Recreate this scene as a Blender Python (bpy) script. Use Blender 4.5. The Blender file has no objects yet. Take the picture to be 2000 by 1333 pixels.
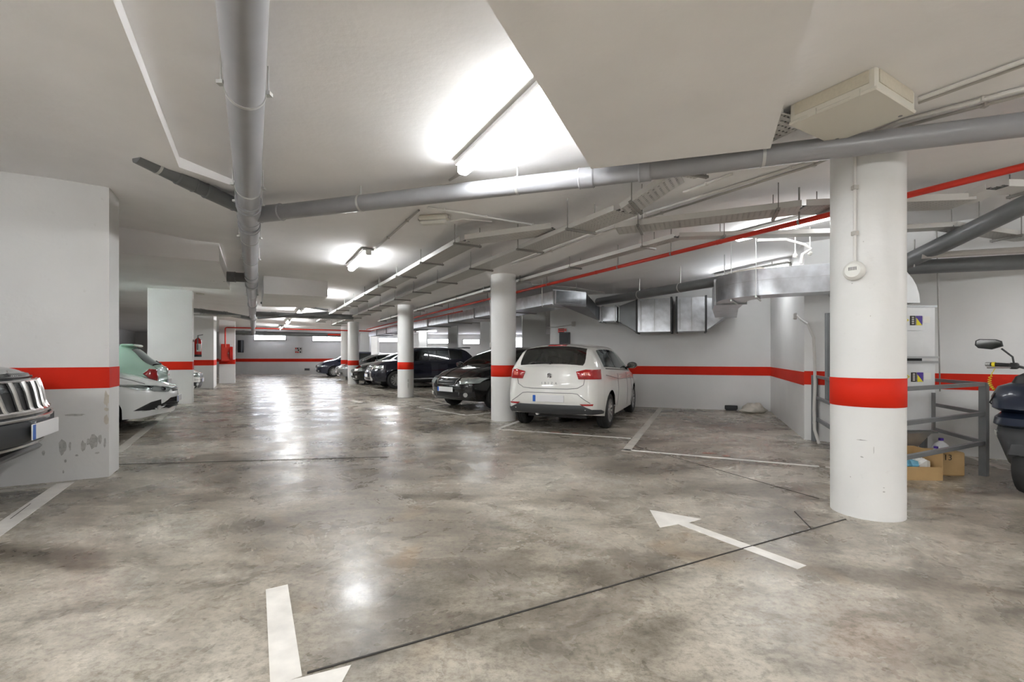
import bpy, math, random
from mathutils import Vector, Matrix
from mathutils.bvhtree import BVHTree

random.seed(11)
SC = bpy.context.scene
COL = SC.collection

# ------------------------------------------------------------------ camera, light, exposure
F, HZ, EYE = 910.0, 697.5, 1.2          # focal length in px (2000 px frame), horizon row, eye height
cd = bpy.data.cameras.new('camera')
cd.sensor_width = 36.0
cd.lens = 36.0 * F / 2000.0
cd.shift_y = (HZ - 666.5) / 2000.0
cd.clip_start, cd.clip_end = 0.05, 200
cam = bpy.data.objects.new('camera', cd)
COL.objects.link(cam)
cam.location = (0, 0, EYE)
cam.rotation_euler = (math.pi / 2, 0, 0)
SC.camera = cam

w = bpy.data.worlds.new('world')
SC.world = w
w.use_nodes = True
w.node_tree.nodes['Background'].inputs[0].default_value = (0.75, 0.85, 1.0, 1)
w.node_tree.nodes['Background'].inputs[1].default_value = 0.6
SC.view_settings.view_transform = 'Standard'
SC.view_settings.look = 'None'
SC.view_settings.gamma = 1.0
SC.view_settings.use_curve_mapping = False
SC.view_settings.exposure = 3.02
TUBE = 17.0                             # radiance of a fluorescent diffuser
WINDOW_GLOW = 3.0
SC.cycles.max_bounces = 8
SC.cycles.diffuse_bounces = 5
SC.cycles.glossy_bounces = 3
SC.cycles.transparent_max_bounces = 8
SC.cycles.adaptive_threshold = 0.04
SC.cycles.use_light_tree = False
SC.cycles.sample_clamp_indirect = 6.0

# ------------------------------------------------------------------ frames of reference
AU, AV = Vector((-0.4838, 0.8752)), Vector((0.8752, 0.4838))     # along / across the driving aisle
DA, DB = Vector((0.389, 0.921)), Vector((0.921, -0.389))          # along / across the bays on the right


def hp(x, y, z):
    """the point at height z seen at photo pixel x, y"""
    Y = (z - EYE) * F / (HZ - y)
    return Vector(((x - 1000.0) / F * Y, Y, z))


def gp(x, y, z=0.0):
    return hp(x, y, z)


def dp(x, y, Y):
    return Vector(((x - 1000.0) / F * Y, Y, EYE + (HZ - y) / F * Y))


def uv(u, v, z=0.0):
    p = AU * u + AV * v
    return Vector((p.x, p.y, z))


def ss(a, b, x):
    t = max(0.0, min(1.0, (x - a) / (b - a)))
    return t * t * (3 - 2 * t)


def ceil_z(X, Y):
    u = AU.x * X + AU.y * Y
    v = AV.x * X + AV.y * Y
    return 2.86 + 0.06 * ss(-0.1, -1.0, v) - 0.11 * ss(4.5, 8.0, u) * ss(0.2, 3.4, v)


# ------------------------------------------------------------------ materials
def _nt(name):
    m = bpy.data.materials.new(name)
    m.use_nodes = True
    return m, m.node_tree, m.node_tree.nodes['Principled BSDF']


def mat(name, col, rough=0.5, metal=0.0, var=0.0, scale=4.0, bump=0.0, bscale=40.0, coat=0.0, spec=0.5, detail=5):
    m, nt, b = _nt(name)
    N, Lk = nt.nodes, nt.links
    b.inputs['Base Color'].default_value = (*col, 1)
    b.inputs['Roughness'].default_value = rough
    b.inputs['Metallic'].default_value = metal
    b.inputs['Coat Weight'].default_value = coat
    b.inputs['Coat Roughness'].default_value = 0.04
    b.inputs['Specular IOR Level'].default_value = spec
    if var > 0 or bump > 0:
        tc = N.new('ShaderNodeTexCoord')
    if var > 0:
        no = N.new('ShaderNodeTexNoise')
        no.inputs['Scale'].default_value = scale
        no.inputs['Detail'].default_value = detail
        Lk.new(tc.outputs['Object'], no.inputs['Vector'])
        cr = N.new('ShaderNodeValToRGB')
        cr.color_ramp.elements[0].position = 0.3
        cr.color_ramp.elements[1].position = 0.72
        cr.color_ramp.elements[0].color = (*[c * (1 - var) for c in col], 1)
        cr.color_ramp.elements[1].color = (*[min(1, c * (1 + var * 0.5)) for c in col], 1)
        Lk.new(no.outputs['Fac'], cr.inputs['Fac'])
        Lk.new(cr.outputs['Color'], b.inputs['Base Color'])
    if bump > 0:
        n2 = N.new('ShaderNodeTexNoise')
        n2.inputs['Scale'].default_value = bscale
        n2.inputs['Detail'].default_value = 6
        Lk.new(tc.outputs['Object'], n2.inputs['Vector'])
        bp = N.new('ShaderNodeBump')
        bp.inputs['Strength'].default_value = bump
        bp.inputs['Distance'].default_value = 0.02
        Lk.new(n2.outputs['Fac'], bp.inputs['Height'])
        Lk.new(bp.outputs['Normal'], b.inputs['Normal'])
    return m


def emit(name, col, s):
    m, nt, b = _nt(name)
    b.inputs['Base Color'].default_value = (*col, 1)
    b.inputs['Emission Color'].default_value = (*col, 1)
    b.inputs['Emission Strength'].default_value = s
    return m


def glassy(name, tint, rough=0.03, refl=0.12):
    """thin tinted pane: sees through with a tint and reflects by angle"""
    m = bpy.data.materials.new(name)
    m.use_nodes = True
    nt = m.node_tree
    N, Lk = nt.nodes, nt.links
    for n in list(N):
        if n.type != 'OUTPUT_MATERIAL':
            N.remove(n)
    out = [n for n in N if n.type == 'OUTPUT_MATERIAL'][0]
    tr = N.new('ShaderNodeBsdfTransparent')
    tr.inputs['Color'].default_value = (*tint, 1)
    gl = N.new('ShaderNodeBsdfGlossy')
    gl.inputs['Roughness'].default_value = rough
    gl.inputs['Color'].default_value = (0.9, 0.95, 0.95, 1)
    fr = N.new('ShaderNodeFresnel')
    fr.inputs['IOR'].default_value = 1.5
    mx = N.new('ShaderNodeMath')
    mx.operation = 'MAXIMUM'
    mx.inputs[1].default_value = refl
    Lk.new(fr.outputs[0], mx.inputs[0])
    ms = N.new('ShaderNodeMixShader')
    Lk.new(mx.outputs[0], ms.inputs[0])
    Lk.new(tr.outputs[0], ms.inputs[1])
    Lk.new(gl.outputs[0], ms.inputs[2])
    Lk.new(ms.outputs[0], out.inputs['Surface'])
    return m


def concrete_floor():
    m, nt, b = _nt('polished_concrete')
    N, Lk = nt.nodes, nt.links
    tc = N.new('ShaderNodeTexCoord')

    def noise(sc, det, rgh=0.6, dist=0.0, stretch=None):
        n = N.new('ShaderNodeTexNoise')
        n.inputs['Scale'].default_value = sc
        n.inputs['Detail'].default_value = det
        n.inputs['Roughness'].default_value = rgh
        n.inputs['Distortion'].default_value = dist
        src = tc.outputs['Object']
        if stretch:
            mp = N.new('ShaderNodeMapping')
            mp.inputs['Scale'].default_value = stretch[:3]
            mp.inputs['Rotation'].default_value = (0, 0, stretch[3])
            Lk.new(src, mp.inputs['Vector'])
            src = mp.outputs['Vector']
        Lk.new(src, n.inputs['Vector'])
        return n.outputs['Fac']

    def ramp(fac, stops):
        r = N.new('ShaderNodeValToRGB')
        e = r.color_ramp.elements
        while len(e) < len(stops):
            e.new(0.5)
        for k, (p, c) in enumerate(stops):
            e[k].position = p
            e[k].color = (*c, 1) if len(c) == 3 else c
        Lk.new(fac, r.inputs['Fac'])
        return r.outputs['Color']

    def mix(kind, fac, a, c):
        x = N.new('ShaderNodeMix')
        x.data_type = 'RGBA'
        x.blend_type = kind
        if isinstance(fac, float):
            x.inputs['Factor'].default_value = fac
        else:
            Lk.new(fac, x.inputs['Factor'])
        for sock, val in ((x.inputs[6], a), (x.inputs[7], c)):
            if isinstance(val, tuple):
                sock.default_value = (*val, 1)
            else:
                Lk.new(val, sock)
        return x.outputs[2]

    big = noise(0.55, 8, 0.62, 0.6, (1.0, 1.5, 1, 0.5))
    base = ramp(big, [(0.33, (0.125, 0.104, 0.080)), (0.43, (0.265, 0.232, 0.187)), (0.53, (0.455, 0.411, 0.342)), (0.65, (0.610, 0.565, 0.487))])
    mid = ramp(noise(3.2, 7, 0.7, 0.4, (1, 1.6, 1, 0.4)), [(0.34, (0.50, 0.49, 0.47)), (0.50, (0.95, 0.95, 0.95)), (0.68, (1.18, 1.18, 1.18))])
    c = mix('MULTIPLY', 0.85, base, mid)
    fine = ramp(noise(28, 4, 0.75), [(0.34, (0.55, 0.54, 0.52)), (0.52, (1, 1, 1)), (0.72, (1.2, 1.2, 1.2))])
    c = mix('MULTIPLY', 0.8, c, fine)
    rust = ramp(noise(1.1, 3, 0.6, 1.0), [(0.60, (0, 0, 0)), (0.74, (0.5, 0.5, 0.5))])
    c = mix('MIX', rust, c, (0.42, 0.31, 0.20))
    speck = ramp(noise(55, 4, 0.8, 0.2, (1, 1.8, 1, 0.35)), [(0.38, (1, 1, 1)), (0.50, (0, 0, 0))])
    gate = ramp(noise(0.8, 5, 0.65, 0.8), [(0.42, (0, 0, 0)), (0.70, (0.7, 0.7, 0.7))])
    c = mix('MIX', mix('MULTIPLY', 1.0, speck, gate), c, (0.105, 0.092, 0.075))
    stain = ramp(noise(1.5, 7, 0.72, 1.2, (1, 1.5, 1, 0.9)), [(0.50, (0, 0, 0)), (0.80, (0.6, 0.6, 0.6))])
    c = mix('MIX', stain, c, (0.135, 0.122, 0.105))
    Lk.new(c, b.inputs['Base Color'])
    rr = ramp(noise(1.7, 5, 0.7, 0.5), [(0.35, (0.19,) * 3), (0.7, (0.42,) * 3)])
    Lk.new(rr, b.inputs['Roughness'])
    b.inputs['Specular IOR Level'].default_value = 0.55
    bp = N.new('ShaderNodeBump')
    bp.inputs['Strength'].default_value = 0.10
    bp.inputs['Distance'].default_value = 0.01
    Lk.new(noise(14, 4, 0.7), bp.inputs['Height'])
    Lk.new(bp.outputs['Normal'], b.inputs['Normal'])
    return m


def perforated(name, col):
    """galvanised sheet punched with rows of slots (x along, y across the tray)"""
    m, nt, b = _nt(name)
    N, Lk = nt.nodes, nt.links
    b.inputs['Base Color'].default_value = (*col, 1)
    b.inputs['Roughness'].default_value = 0.45
    b.inputs['Metallic'].default_value = 0.25
    tc = N.new('ShaderNodeTexCoord')
    sp = N.new('ShaderNodeSeparateXYZ')
    Lk.new(tc.outputs['Object'], sp.inputs[0])

    def slot(sock, period, duty):
        f = N.new('ShaderNodeMath')
        f.operation = 'FLOORED_MODULO'
        f.inputs[1].default_value = period
        Lk.new(sock, f.inputs[0])
        g = N.new('ShaderNodeMath')
        g.operation = 'LESS_THAN'
        g.inputs[1].default_value = period * duty
        Lk.new(f.outputs[0], g.inputs[0])
        return g.outputs[0]
    mu = N.new('ShaderNodeMath')
    mu.operation = 'MULTIPLY'
    Lk.new(slot(sp.outputs[0], 0.05, 0.36), mu.inputs[0])
    Lk.new(slot(sp.outputs[1], 0.036, 0.42), mu.inputs[1])
    inv = N.new('ShaderNodeMath')
    inv.operation = 'SUBTRACT'
    inv.inputs[0].default_value = 1.0
    Lk.new(mu.outputs[0], inv.inputs[1])
    Lk.new(inv.outputs[0], b.inputs['Alpha'])
    return m


def wall_paint(name, col, rough=0.6, dirt=0.0):
    """emulsion paint with faint mottling, roller texture, and scuffs low on the wall"""
    m, nt, b = _nt(name)
    N, Lk = nt.nodes, nt.links
    b.inputs['Roughness'].default_value = rough
    b.inputs['Specular IOR Level'].default_value = 0.3
    tc = N.new('ShaderNodeTexCoord')
    n1 = N.new('ShaderNodeTexNoise')
    n1.inputs['Scale'].default_value = 1.6
    n1.inputs['Detail'].default_value = 4
    Lk.new(tc.outputs['Object'], n1.inputs['Vector'])
    cr = N.new('ShaderNodeValToRGB')
    cr.color_ramp.elements[0].position = 0.3
    cr.color_ramp.elements[1].position = 0.7
    cr.color_ramp.elements[0].color = (*[c * 0.93 for c in col], 1)
    cr.color_ramp.elements[1].color = (*col, 1)
    Lk.new(n1.outputs['Fac'], cr.inputs['Fac'])
    last = cr.outputs['Color']
    if dirt > 0:
        n2 = N.new('ShaderNodeTexNoise')
        n2.inputs['Scale'].default_value = 11
        n2.inputs['Detail'].default_value = 5
        n2.inputs['Roughness'].default_value = 0.7
        Lk.new(tc.outputs['Object'], n2.inputs['Vector'])
        r2 = N.new('ShaderNodeValToRGB')
        r2.color_ramp.elements[0].position = 0.64
        r2.color_ramp.elements[1].position = 0.74
        r2.color_ramp.elements[1].color = (dirt, dirt, dirt, 1)
        Lk.new(n2.outputs['Fac'], r2.inputs['Fac'])
        mx = N.new('ShaderNodeMix')
        mx.data_type = 'RGBA'
        Lk.new(r2.outputs['Color'], mx.inputs['Factor'])
        Lk.new(last, mx.inputs[6])
        mx.inputs[7].default_value = (0.36, 0.33, 0.29, 1)
        last = mx.outputs[2]
    Lk.new(last, b.inputs['Base Color'])
    n3 = N.new('ShaderNodeTexNoise')
    n3.inputs['Scale'].default_value = 22
    n3.inputs['Detail'].default_value = 3
    Lk.new(tc.outputs['Object'], n3.inputs['Vector'])
    bp = N.new('ShaderNodeBump')
    bp.inputs['Strength'].default_value = 0.14
    bp.inputs['Distance'].default_value = 0.012
    Lk.new(n3.outputs['Fac'], bp.inputs['Height'])
    Lk.new(bp.outputs['Normal'], b.inputs['Normal'])
    return m


def car_paint(name, col, rough=0.28, metal=0.0):
    """lacquered panels outside, dark lining on the inside of the shell"""
    m, nt, b = _nt(name)
    N, Lk = nt.nodes, nt.links
    g = N.new('ShaderNodeNewGeometry')
    mx = N.new('ShaderNodeMix')
    mx.data_type = 'RGBA'
    Lk.new(g.outputs['Backfacing'], mx.inputs['Factor'])
    mx.inputs[6].default_value = (*col, 1)
    mx.inputs[7].default_value = (0.05, 0.05, 0.05, 1)
    Lk.new(mx.outputs[2], b.inputs['Base Color'])
    b.inputs['Roughness'].default_value = rough
    b.inputs['Metallic'].default_value = metal
    b.inputs['Coat Weight'].default_value = 0.7
    b.inputs['Coat Roughness'].default_value = 0.03
    return m


M = {
    'floor': concrete_floor(),
    'ceil': wall_paint('ceiling_paint', (0.93, 0.915, 0.912), 0.7),
    'wall': wall_paint('wall_paint', (0.77, 0.765, 0.755), 0.55),
    'wallscuff': wall_paint('scuffed_wall_paint', (0.74, 0.735, 0.728), 0.5, 0.2),
    'wallcol': wall_paint('column_paint', (0.78, 0.775, 0.76), 0.4, 0.12),
    'red': mat('red_band_paint', (0.66, 0.022, 0.006), 0.6, var=0.06, spec=0.2),
    'redpipe': mat('red_pipe_paint', (0.62, 0.035, 0.018), 0.3),
    'line': mat('worn_white_floor_paint', (0.84, 0.81, 0.76), 0.45, var=0.14, scale=9),
    'linedim': mat('grey_worn_floor_paint', (0.64, 0.61, 0.55), 0.45, var=0.25, scale=7),
    'redpaint': mat('faded_red_floor_paint', (0.34, 0.15, 0.10), 0.5, var=0.5, scale=30),
    'joint': mat('joint_filler', (0.035, 0.03, 0.026), 0.7),
    'pvc': mat('grey_pvc', (0.33, 0.33, 0.345), 0.30, var=0.08, scale=5),
    'pvcdark': mat('dark_grey_pvc', (0.17, 0.175, 0.18), 0.35, var=0.1, scale=5),
    'strap': mat('galvanised_strap', (0.62, 0.62, 0.60), 0.4, 0.6),
    'rod': mat('threaded_rod', (0.30, 0.29, 0.27), 0.5, 0.5),
    'conduit': mat('grey_conduit', (0.52, 0.50, 0.47), 0.4),
    'whiteconduit': mat('white_conduit', (0.72, 0.70, 0.67), 0.4),
    'tray': perforated('perforated_tray', (0.60, 0.585, 0.56)),
    'trayside': mat('tray_sheet', (0.66, 0.645, 0.62), 0.4, 0.2),
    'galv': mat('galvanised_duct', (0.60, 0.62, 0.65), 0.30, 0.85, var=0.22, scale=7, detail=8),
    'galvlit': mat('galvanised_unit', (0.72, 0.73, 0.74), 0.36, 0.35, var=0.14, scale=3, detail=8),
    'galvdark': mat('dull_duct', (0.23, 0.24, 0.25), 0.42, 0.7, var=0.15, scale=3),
    'flange': mat('duct_flange', (0.42, 0.43, 0.44), 0.35, 0.8),
    'blk': mat('black_plastic', (0.02, 0.02, 0.021), 0.45),
    'darkgrey': mat('dark_grey_plastic', (0.055, 0.057, 0.06), 0.5),
    'midgrey': mat('mid_grey_plastic', (0.2, 0.2, 0.2), 0.5),
    'rail': mat('grey_railing_paint', (0.17, 0.175, 0.18), 0.45, var=0.1, scale=10),
    'cream': mat('cream_plastic', (0.70, 0.67, 0.59), 0.45),
    'creampanel': mat('cream_panel', (0.62, 0.57, 0.46), 0.55, var=0.06, scale=60),
    'whiteplastic': mat('white_plastic', (0.78, 0.77, 0.73), 0.4),
    'lamphousing': mat('lamp_housing', (0.45, 0.44, 0.42), 0.5),
    'tube': emit('tube_diffuser', (0.96, 0.985, 1.0), TUBE),
    'tubedim': emit('dim_tube_diffuser', (0.96, 0.985, 1.0), TUBE * 0.2),  # emission turned down to balance brightness around these lamps
    'tubemid': emit('first_tube_diffuser', (0.96, 0.985, 1.0), TUBE * 0.48),
    'tubefill': emit('fill_tube_diffuser', (0.96, 0.985, 1.0), TUBE * 0.85),  # level for lamps out of view, set to fill the scene
    'glow': emit('daylight_pane', (0.86, 0.90, 1.0), WINDOW_GLOW),
    'tyre': mat('tyre_rubber', (0.028, 0.028, 0.028), 0.75, var=0.2, scale=12),
    'rim': mat('alloy', (0.52, 0.52, 0.52), 0.3, 0.8),
    'chrome': mat('chrome', (0.80, 0.80, 0.80), 0.12, 1.0),
    'satin': mat('satin_chrome', (0.66, 0.65, 0.64), 0.25, 0.9),
    'glass': glassy('car_glass', (0.50, 0.56, 0.54), refl=0.2),
    'darkglass': glassy('tinted_car_glass', (0.10, 0.13, 0.13), refl=0.07),
    'lens': glassy('lamp_lens', (0.75, 0.78, 0.78), refl=0.12),
    'lampin': mat('headlamp_reflector', (0.80, 0.81, 0.80), 0.2, 0.45),
    'tail': mat('tail_lamp_red', (0.42, 0.012, 0.014), 0.10, coat=1.0),
    'tailin': mat('tail_lamp_bright', (0.75, 0.12, 0.08), 0.12, coat=1.0),
    'plate': mat('number_plate_white', (0.80, 0.80, 0.81), 0.4),
    'plateblue': mat('number_plate_blue', (0.015, 0.12, 0.52), 0.4),
    'seatcloth': mat('seat_cloth', (0.05, 0.05, 0.052), 0.9),
    'cardboard': mat('cardboard', (0.50, 0.33, 0.15), 0.8, var=0.12, scale=6),
    'ink': mat('dark_print', (0.03, 0.025, 0.02), 0.8),
    'bottle': mat('clear_bottle', (0.66, 0.68, 0.70), 0.2, coat=0.6),
    'cap': mat('purple_cap', (0.07, 0.03, 0.30), 0.4),
    'wrapblue': mat('blue_wrapper', (0.18, 0.50, 0.70), 0.4),
    'wrapgreen': mat('green_wrapper', (0.05, 0.16, 0.06), 0.4),
    'wrapwhite': mat('white_wrapper', (0.78, 0.78, 0.76), 0.5),
    'yellow': mat('yellow_print', (0.75, 0.66, 0.03), 0.5),
    'yellowcoil': mat('yellow_coil_cord', (0.90, 0.74, 0.03), 0.35),
    'sack': mat('crumpled_sack', (0.62, 0.58, 0.51), 0.8, var=0.2, scale=12),
    'scuff': mat('tyre_scuff', (0.50, 0.49, 0.475), 0.8, var=0.3, scale=30),
    'navy': mat('navy_scooter_paint', (0.014, 0.022, 0.045), 0.32, coat=0.5),
    'mirror': mat('mirror_glass', (0.85, 0.85, 0.85), 0.03, 1.0),
    'extred': mat('extinguisher_red', (0.62, 0.02, 0.015), 0.2, coat=0.6),
}


# ------------------------------------------------------------------ mesh helpers
ROOTM = {}


class MB:
    def __init__(s):
        s.v, s.f, s.k = [], [], []

    def add(s, vs, fs):
        o = len(s.v)
        s.k.append((o, len(s.f)))
        s.v += [Vector(p) for p in vs]
        s.f += [tuple(i + o for i in q) for q in fs]
        return s

    def hexa(s, p):
        """8 corners: bottom ring 0-3, top ring 4-7 (counter-clockwise from above)"""
        return s.add(p, [(3, 2, 1, 0), (4, 5, 6, 7), (0, 1, 5, 4), (1, 2, 6, 5), (2, 3, 7, 6), (3, 0, 4, 7)])

    def box(s, c, d, m=None):
        x, y, z = d[0] / 2, d[1] / 2, d[2] / 2
        p = [Vector(q) for q in ((-x, -y, -z), (x, -y, -z), (x, y, -z), (-x, y, -z), (-x, -y, z), (x, -y, z), (x, y, z), (-x, y, z))]
        c = Vector(c)
        p = [(m @ q if m else q) + c for q in p]
        return s.hexa(p)

    def bbox(s, c, d, r=0.01, m=None):
        """box with chamfered edges"""
        x, y, z = d[0] / 2, d[1] / 2, d[2] / 2
        r = min(r, x * 0.95, y * 0.95, z * 0.95)
        vs = []
        for sz in (-1, 1):
            for a, bb in ((x - r, y - r),):
                vs += [(-a, -bb, sz * z), (a, -bb, sz * z), (a, bb, sz * z), (-a, bb, sz * z)]
        ring = lambda zz: [(-x + r, -y, zz), (x - r, -y, zz), (x, -y + r, zz), (x, y - r, zz), (x - r, y, zz), (-x + r, y, zz), (-x, y - r, zz), (-x, -y + r, zz)]
        vs += ring(-z + r) + ring(z - r)
        c = Vector(c)
        vs = [(m @ Vector(q) if m else Vector(q)) + c for q in vs]
        f = [(3, 2, 1, 0), (4, 5, 6, 7)]
        for k in range(8):
            f.append((8 + k, 8 + (k + 1) % 8, 16 + (k + 1) % 8, 16 + k))
        for base, o, up in ((8, 0, False), (16, 4, True)):
            for e in range(4):
                a, b2 = base + 2 * e, base + 2 * e + 1
                c1, c2 = o + e, o + (e + 1) % 4
                f.append((a, b2, c2, c1) if up else (b2, a, c1, c2))
                nx = base + (2 * e + 2) % 8
                f.append((b2, nx, c2) if up else (nx, b2, c2))
        return s.add(vs, f)

    def tube(s, path, r, n=12, caps=True, r1=None):
        path = [Vector(p) for p in path]
        k = len(path)
        rings = []
        up = None
        for i, p in enumerate(path):
            t = (path[min(i + 1, k - 1)] - path[max(i - 1, 0)]).normalized()
            if up is None:
                a = Vector((0, 0, 1)) if abs(t.z) < 0.9 else Vector((1, 0, 0))
                up = (a - t * a.dot(t)).normalized()
            else:
                up = (up - t * up.dot(t)).normalized()
            sd = t.cross(up)
            rr = r if r1 is None else r + (r1 - r) * i / (k - 1)
            if isinstance(r, (list, tuple)):
                rr = r[i]
            rings.append([p + (up * math.cos(q) + sd * math.sin(q)) * rr for q in [2 * math.pi * j / n for j in range(n)]])
        vs = [q for g in rings for q in g]
        fs = []
        for i in range(k - 1):
            for j in range(n):
                a, b = i * n + j, i * n + (j + 1) % n
                fs.append((a, a + n, b + n, b))
        if caps:
            fs.append(tuple(range(n)))
            fs.append(tuple(reversed(range((k - 1) * n, k * n))))
        return s.add(vs, fs)

    def rings(s, rings, close=True, caps=True):
        n = len(rings[0])
        vs = [q for g in rings for q in g]
        fs = []
        for i in range(len(rings) - 1):
            for j in range(n if close else n - 1):
                a, b = i * n + j, i * n + (j + 1) % n
                fs.append((a, b, b + n, a + n))
        if caps:
            fs.append(tuple(reversed(range(n))))
            fs.append(tuple(range((len(rings) - 1) * n, len(rings) * n)))
        return s.add(vs, fs)

    def lathe(s, prof, n=24, m=None, c=(0, 0, 0), caps=True):
        """profile of (radius, z)"""
        c = Vector(c)
        R = []
        for r, z in prof:
            R.append([(m @ Vector((r * math.cos(a), r * math.sin(a), z)) if m else Vector((r * math.cos(a), r * math.sin(a), z))) + c
                      for a in [2 * math.pi * j / n for j in range(n)]])
        return s.rings(R, True, caps)

    def prism(s, poly, z0, z1):
        n = len(poly)
        g = lambda z, k: z[k] if isinstance(z, (list, tuple)) else z
        vs = [(p[0], p[1], g(z0, k)) for k, p in enumerate(poly)] + [(p[0], p[1], g(z1, k)) for k, p in enumerate(poly)]
        fs = [tuple(reversed(range(n))), tuple(range(n, 2 * n))] + [(i, (i + 1) % n, n + (i + 1) % n, n + i) for i in range(n)]
        return s.add(vs, fs)

    def rect_sweep(s, path, wd, ht):
        """rectangular duct along a horizontal-ish path; wd and ht may be lists"""
        path = [Vector(p) for p in path]
        k = len(path)
        R = []
        for i, p in enumerate(path):
            t = path[min(i + 1, k - 1)] - path[max(i - 1, 0)]
            t.z = 0
            t.normalize()
            sd = Vector((t.y, -t.x, 0))
            a = (wd[i] if isinstance(wd, (list, tuple)) else wd) / 2
            b = (ht[i] if isinstance(ht, (list, tuple)) else ht) / 2
            up = Vector((0, 0, 1))
            R.append([p - sd * a - up * b, p + sd * a - up * b, p + sd * a + up * b, p - sd * a + up * b])
        return s.rings(R)

    def each(s, name, m, parent=None, smooth=False, world=False, sharp=None):
        """one object for every shape that was added"""
        out = []
        for i, (v0, f0) in enumerate(s.k):
            v1, f1 = s.k[i + 1] if i + 1 < len(s.k) else (len(s.v), len(s.f))
            q = MB().add(s.v[v0:v1], [tuple(j - v0 for j in f) for f in s.f[f0:f1]])
            out.append(q.build(name, m, parent, smooth, world, sharp))
        return out

    def build(s, name, m, parent=None, smooth=False, world=False, sharp=None):
        vs = s.v
        if world and parent is not None:
            r = parent
            while r.parent:
                r = r.parent
            inv = ROOTM.get(r.name, Matrix()).inverted()
            vs = [inv @ p for p in vs]
        me = bpy.data.meshes.new(name)
        me.from_pydata([tuple(p) for p in vs], [], s.f)
        me.validate()
        me.update()
        if smooth:
            me.polygons.foreach_set('use_smooth', [True] * len(me.polygons))
            try:
                me.set_sharp_from_angle(angle=math.radians(sharp or 40))
            except Exception:
                pass
        me.materials.append(M[m] if isinstance(m, str) else m)
        o = bpy.data.objects.new(name, me)
        COL.objects.link(o)
        o.parent = parent
        return o


def tag(o, label, cat, group=None, kind=None):
    o['label'] = label
    o['category'] = cat
    if group:
        o['group'] = group
    if kind:
        o['kind'] = kind
    return o


def thing(name, label, cat, loc=(0, 0, 0), rz=0.0, group=None):
    o = bpy.data.objects.new(name, None)
    COL.objects.link(o)
    o.empty_display_size = 0.1
    o.location = loc
    o.rotation_euler = (0, 0, rz)
    ROOTM[o.name] = Matrix.Translation(Vector(loc)) @ Matrix.Rotation(rz, 4, 'Z')
    return tag(o, label, cat, group)


def struct(o):
    o['kind'] = 'structure'
    return o


def text(name, body, m, parent, loc, size, rx, rz, ext=0.002, align='CENTER', spacing=1.0, ry=0.0):
    cu = bpy.data.curves.new(name, 'FONT')
    cu.body = body
    cu.size = size
    cu.extrude = ext
    cu.align_x = align
    cu.align_y = 'CENTER'
    cu.space_character = spacing
    cu.materials.append(M[m])
    tmp = bpy.data.objects.new(name, cu)
    me = bpy.data.meshes.new_from_object(tmp)
    bpy.data.objects.remove(tmp)
    if not me.materials:
        me.materials.append(M[m])
    o = bpy.data.objects.new(name, me)
    COL.objects.link(o)
    o.parent = parent
    o.location = loc
    o.rotation_euler = (rx, ry, rz)
    return o


def V3(p, z):
    return Vector((p[0], p[1], z))


def arc_bend(a, b, c, r, n=6):
    """points rounding the corner b between a and c"""
    a, b, c = Vector(a), Vector(b), Vector(c)
    p = b + (a - b).normalized() * r
    q = b + (c - b).normalized() * r
    return [p.lerp(b, t).lerp(b.lerp(q, t), t) for t in [k / n for k in range(n + 1)]]



# ================================================================== THE SETTING
def on_plane(x, y, p0, n):
    """where the view ray through a photo pixel meets a vertical plane (p0 2d, n 2d)"""
    d = Vector(((x - 1000.0) / F, 1.0))
    t = (p0[0] * n[0] + p0[1] * n[1]) / (d.x * n[0] + d.y * n[1])
    return Vector((d.x * t, t, EYE + (HZ - y) / F * t))


X0, X1, Y0, Y1 = -33.0, 11.0, -11.0, 32.1
mb = MB().box(((X0 + X1) / 2, (Y0 + Y1) / 2, -0.1), (X1 - X0, Y1 - Y0, 0.2))
floor = struct(mb.build('floor', 'floor'))

# ceiling: a gently uneven slab
mb = MB()
nx, ny = 64, 64
for j in range(ny + 1):
    for i in range(nx + 1):
        x = X0 + (X1 - X0) * i / nx
        y = Y0 + (Y1 - Y0) * j / ny
        mb.v.append(Vector((x, y, ceil_z(x, y))))
mb.f = [(j * (nx + 1) + i, (j + 1) * (nx + 1) + i, (j + 1) * (nx + 1) + i + 1, j * (nx + 1) + i + 1) for j in range(ny) for i in range(nx)]
o = len(mb.v)
mb.add([(X0, Y0, 3.2), (X1, Y0, 3.2), (X1, Y1, 3.2), (X0, Y1, 3.2)], [(0, 1, 2, 3)])
struct(mb.build('ceiling', 'ceil', smooth=True))


def wallseg(name, p, q, th, z0=0.0, z1=3.0, band=None, m='wall'):
    """wall from p to q; its visible face is the line p-q, seen from the right-hand side when going p to q... thickness goes to the left"""
    p, q = Vector(p[:2]), Vector(q[:2])
    d = (q - p).normalized()
    n = Vector((-d.y, d.x))
    poly = [p, q, q + n * th, p + n * th]
    ob = struct(MB().prism(poly, z0, z1).build(name, m))
    if band:
        e = 0.004
        poly = [p - n * e, q - n * e, q + n * 0.002, p + n * 0.002]
        MB().prism(poly, band[0], band[1]).build('red_band', 'red', ob)
    return ob


# outer walls
wallseg('wall_far', (X1, Y1), (X0, Y1), -0.3, band=None)
bandw = MB().prism([(X0, Y1 - 0.006), (X1, Y1 - 0.006), (X1, Y1 + 0.01), (X0, Y1 + 0.01)], 0.865, 1.076)
bandw.build('red_band', 'red', bpy.data.objects['wall_far'])
wallseg('wall_back', (X0, Y0), (X1, Y0), -0.3)
wallseg('wall_right_outer', (X1, Y0), (X1, Y1), -0.3)
wallseg('wall_left_outer', uv(-14, -7.2), uv(48, -7.2), 0.3)

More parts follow.
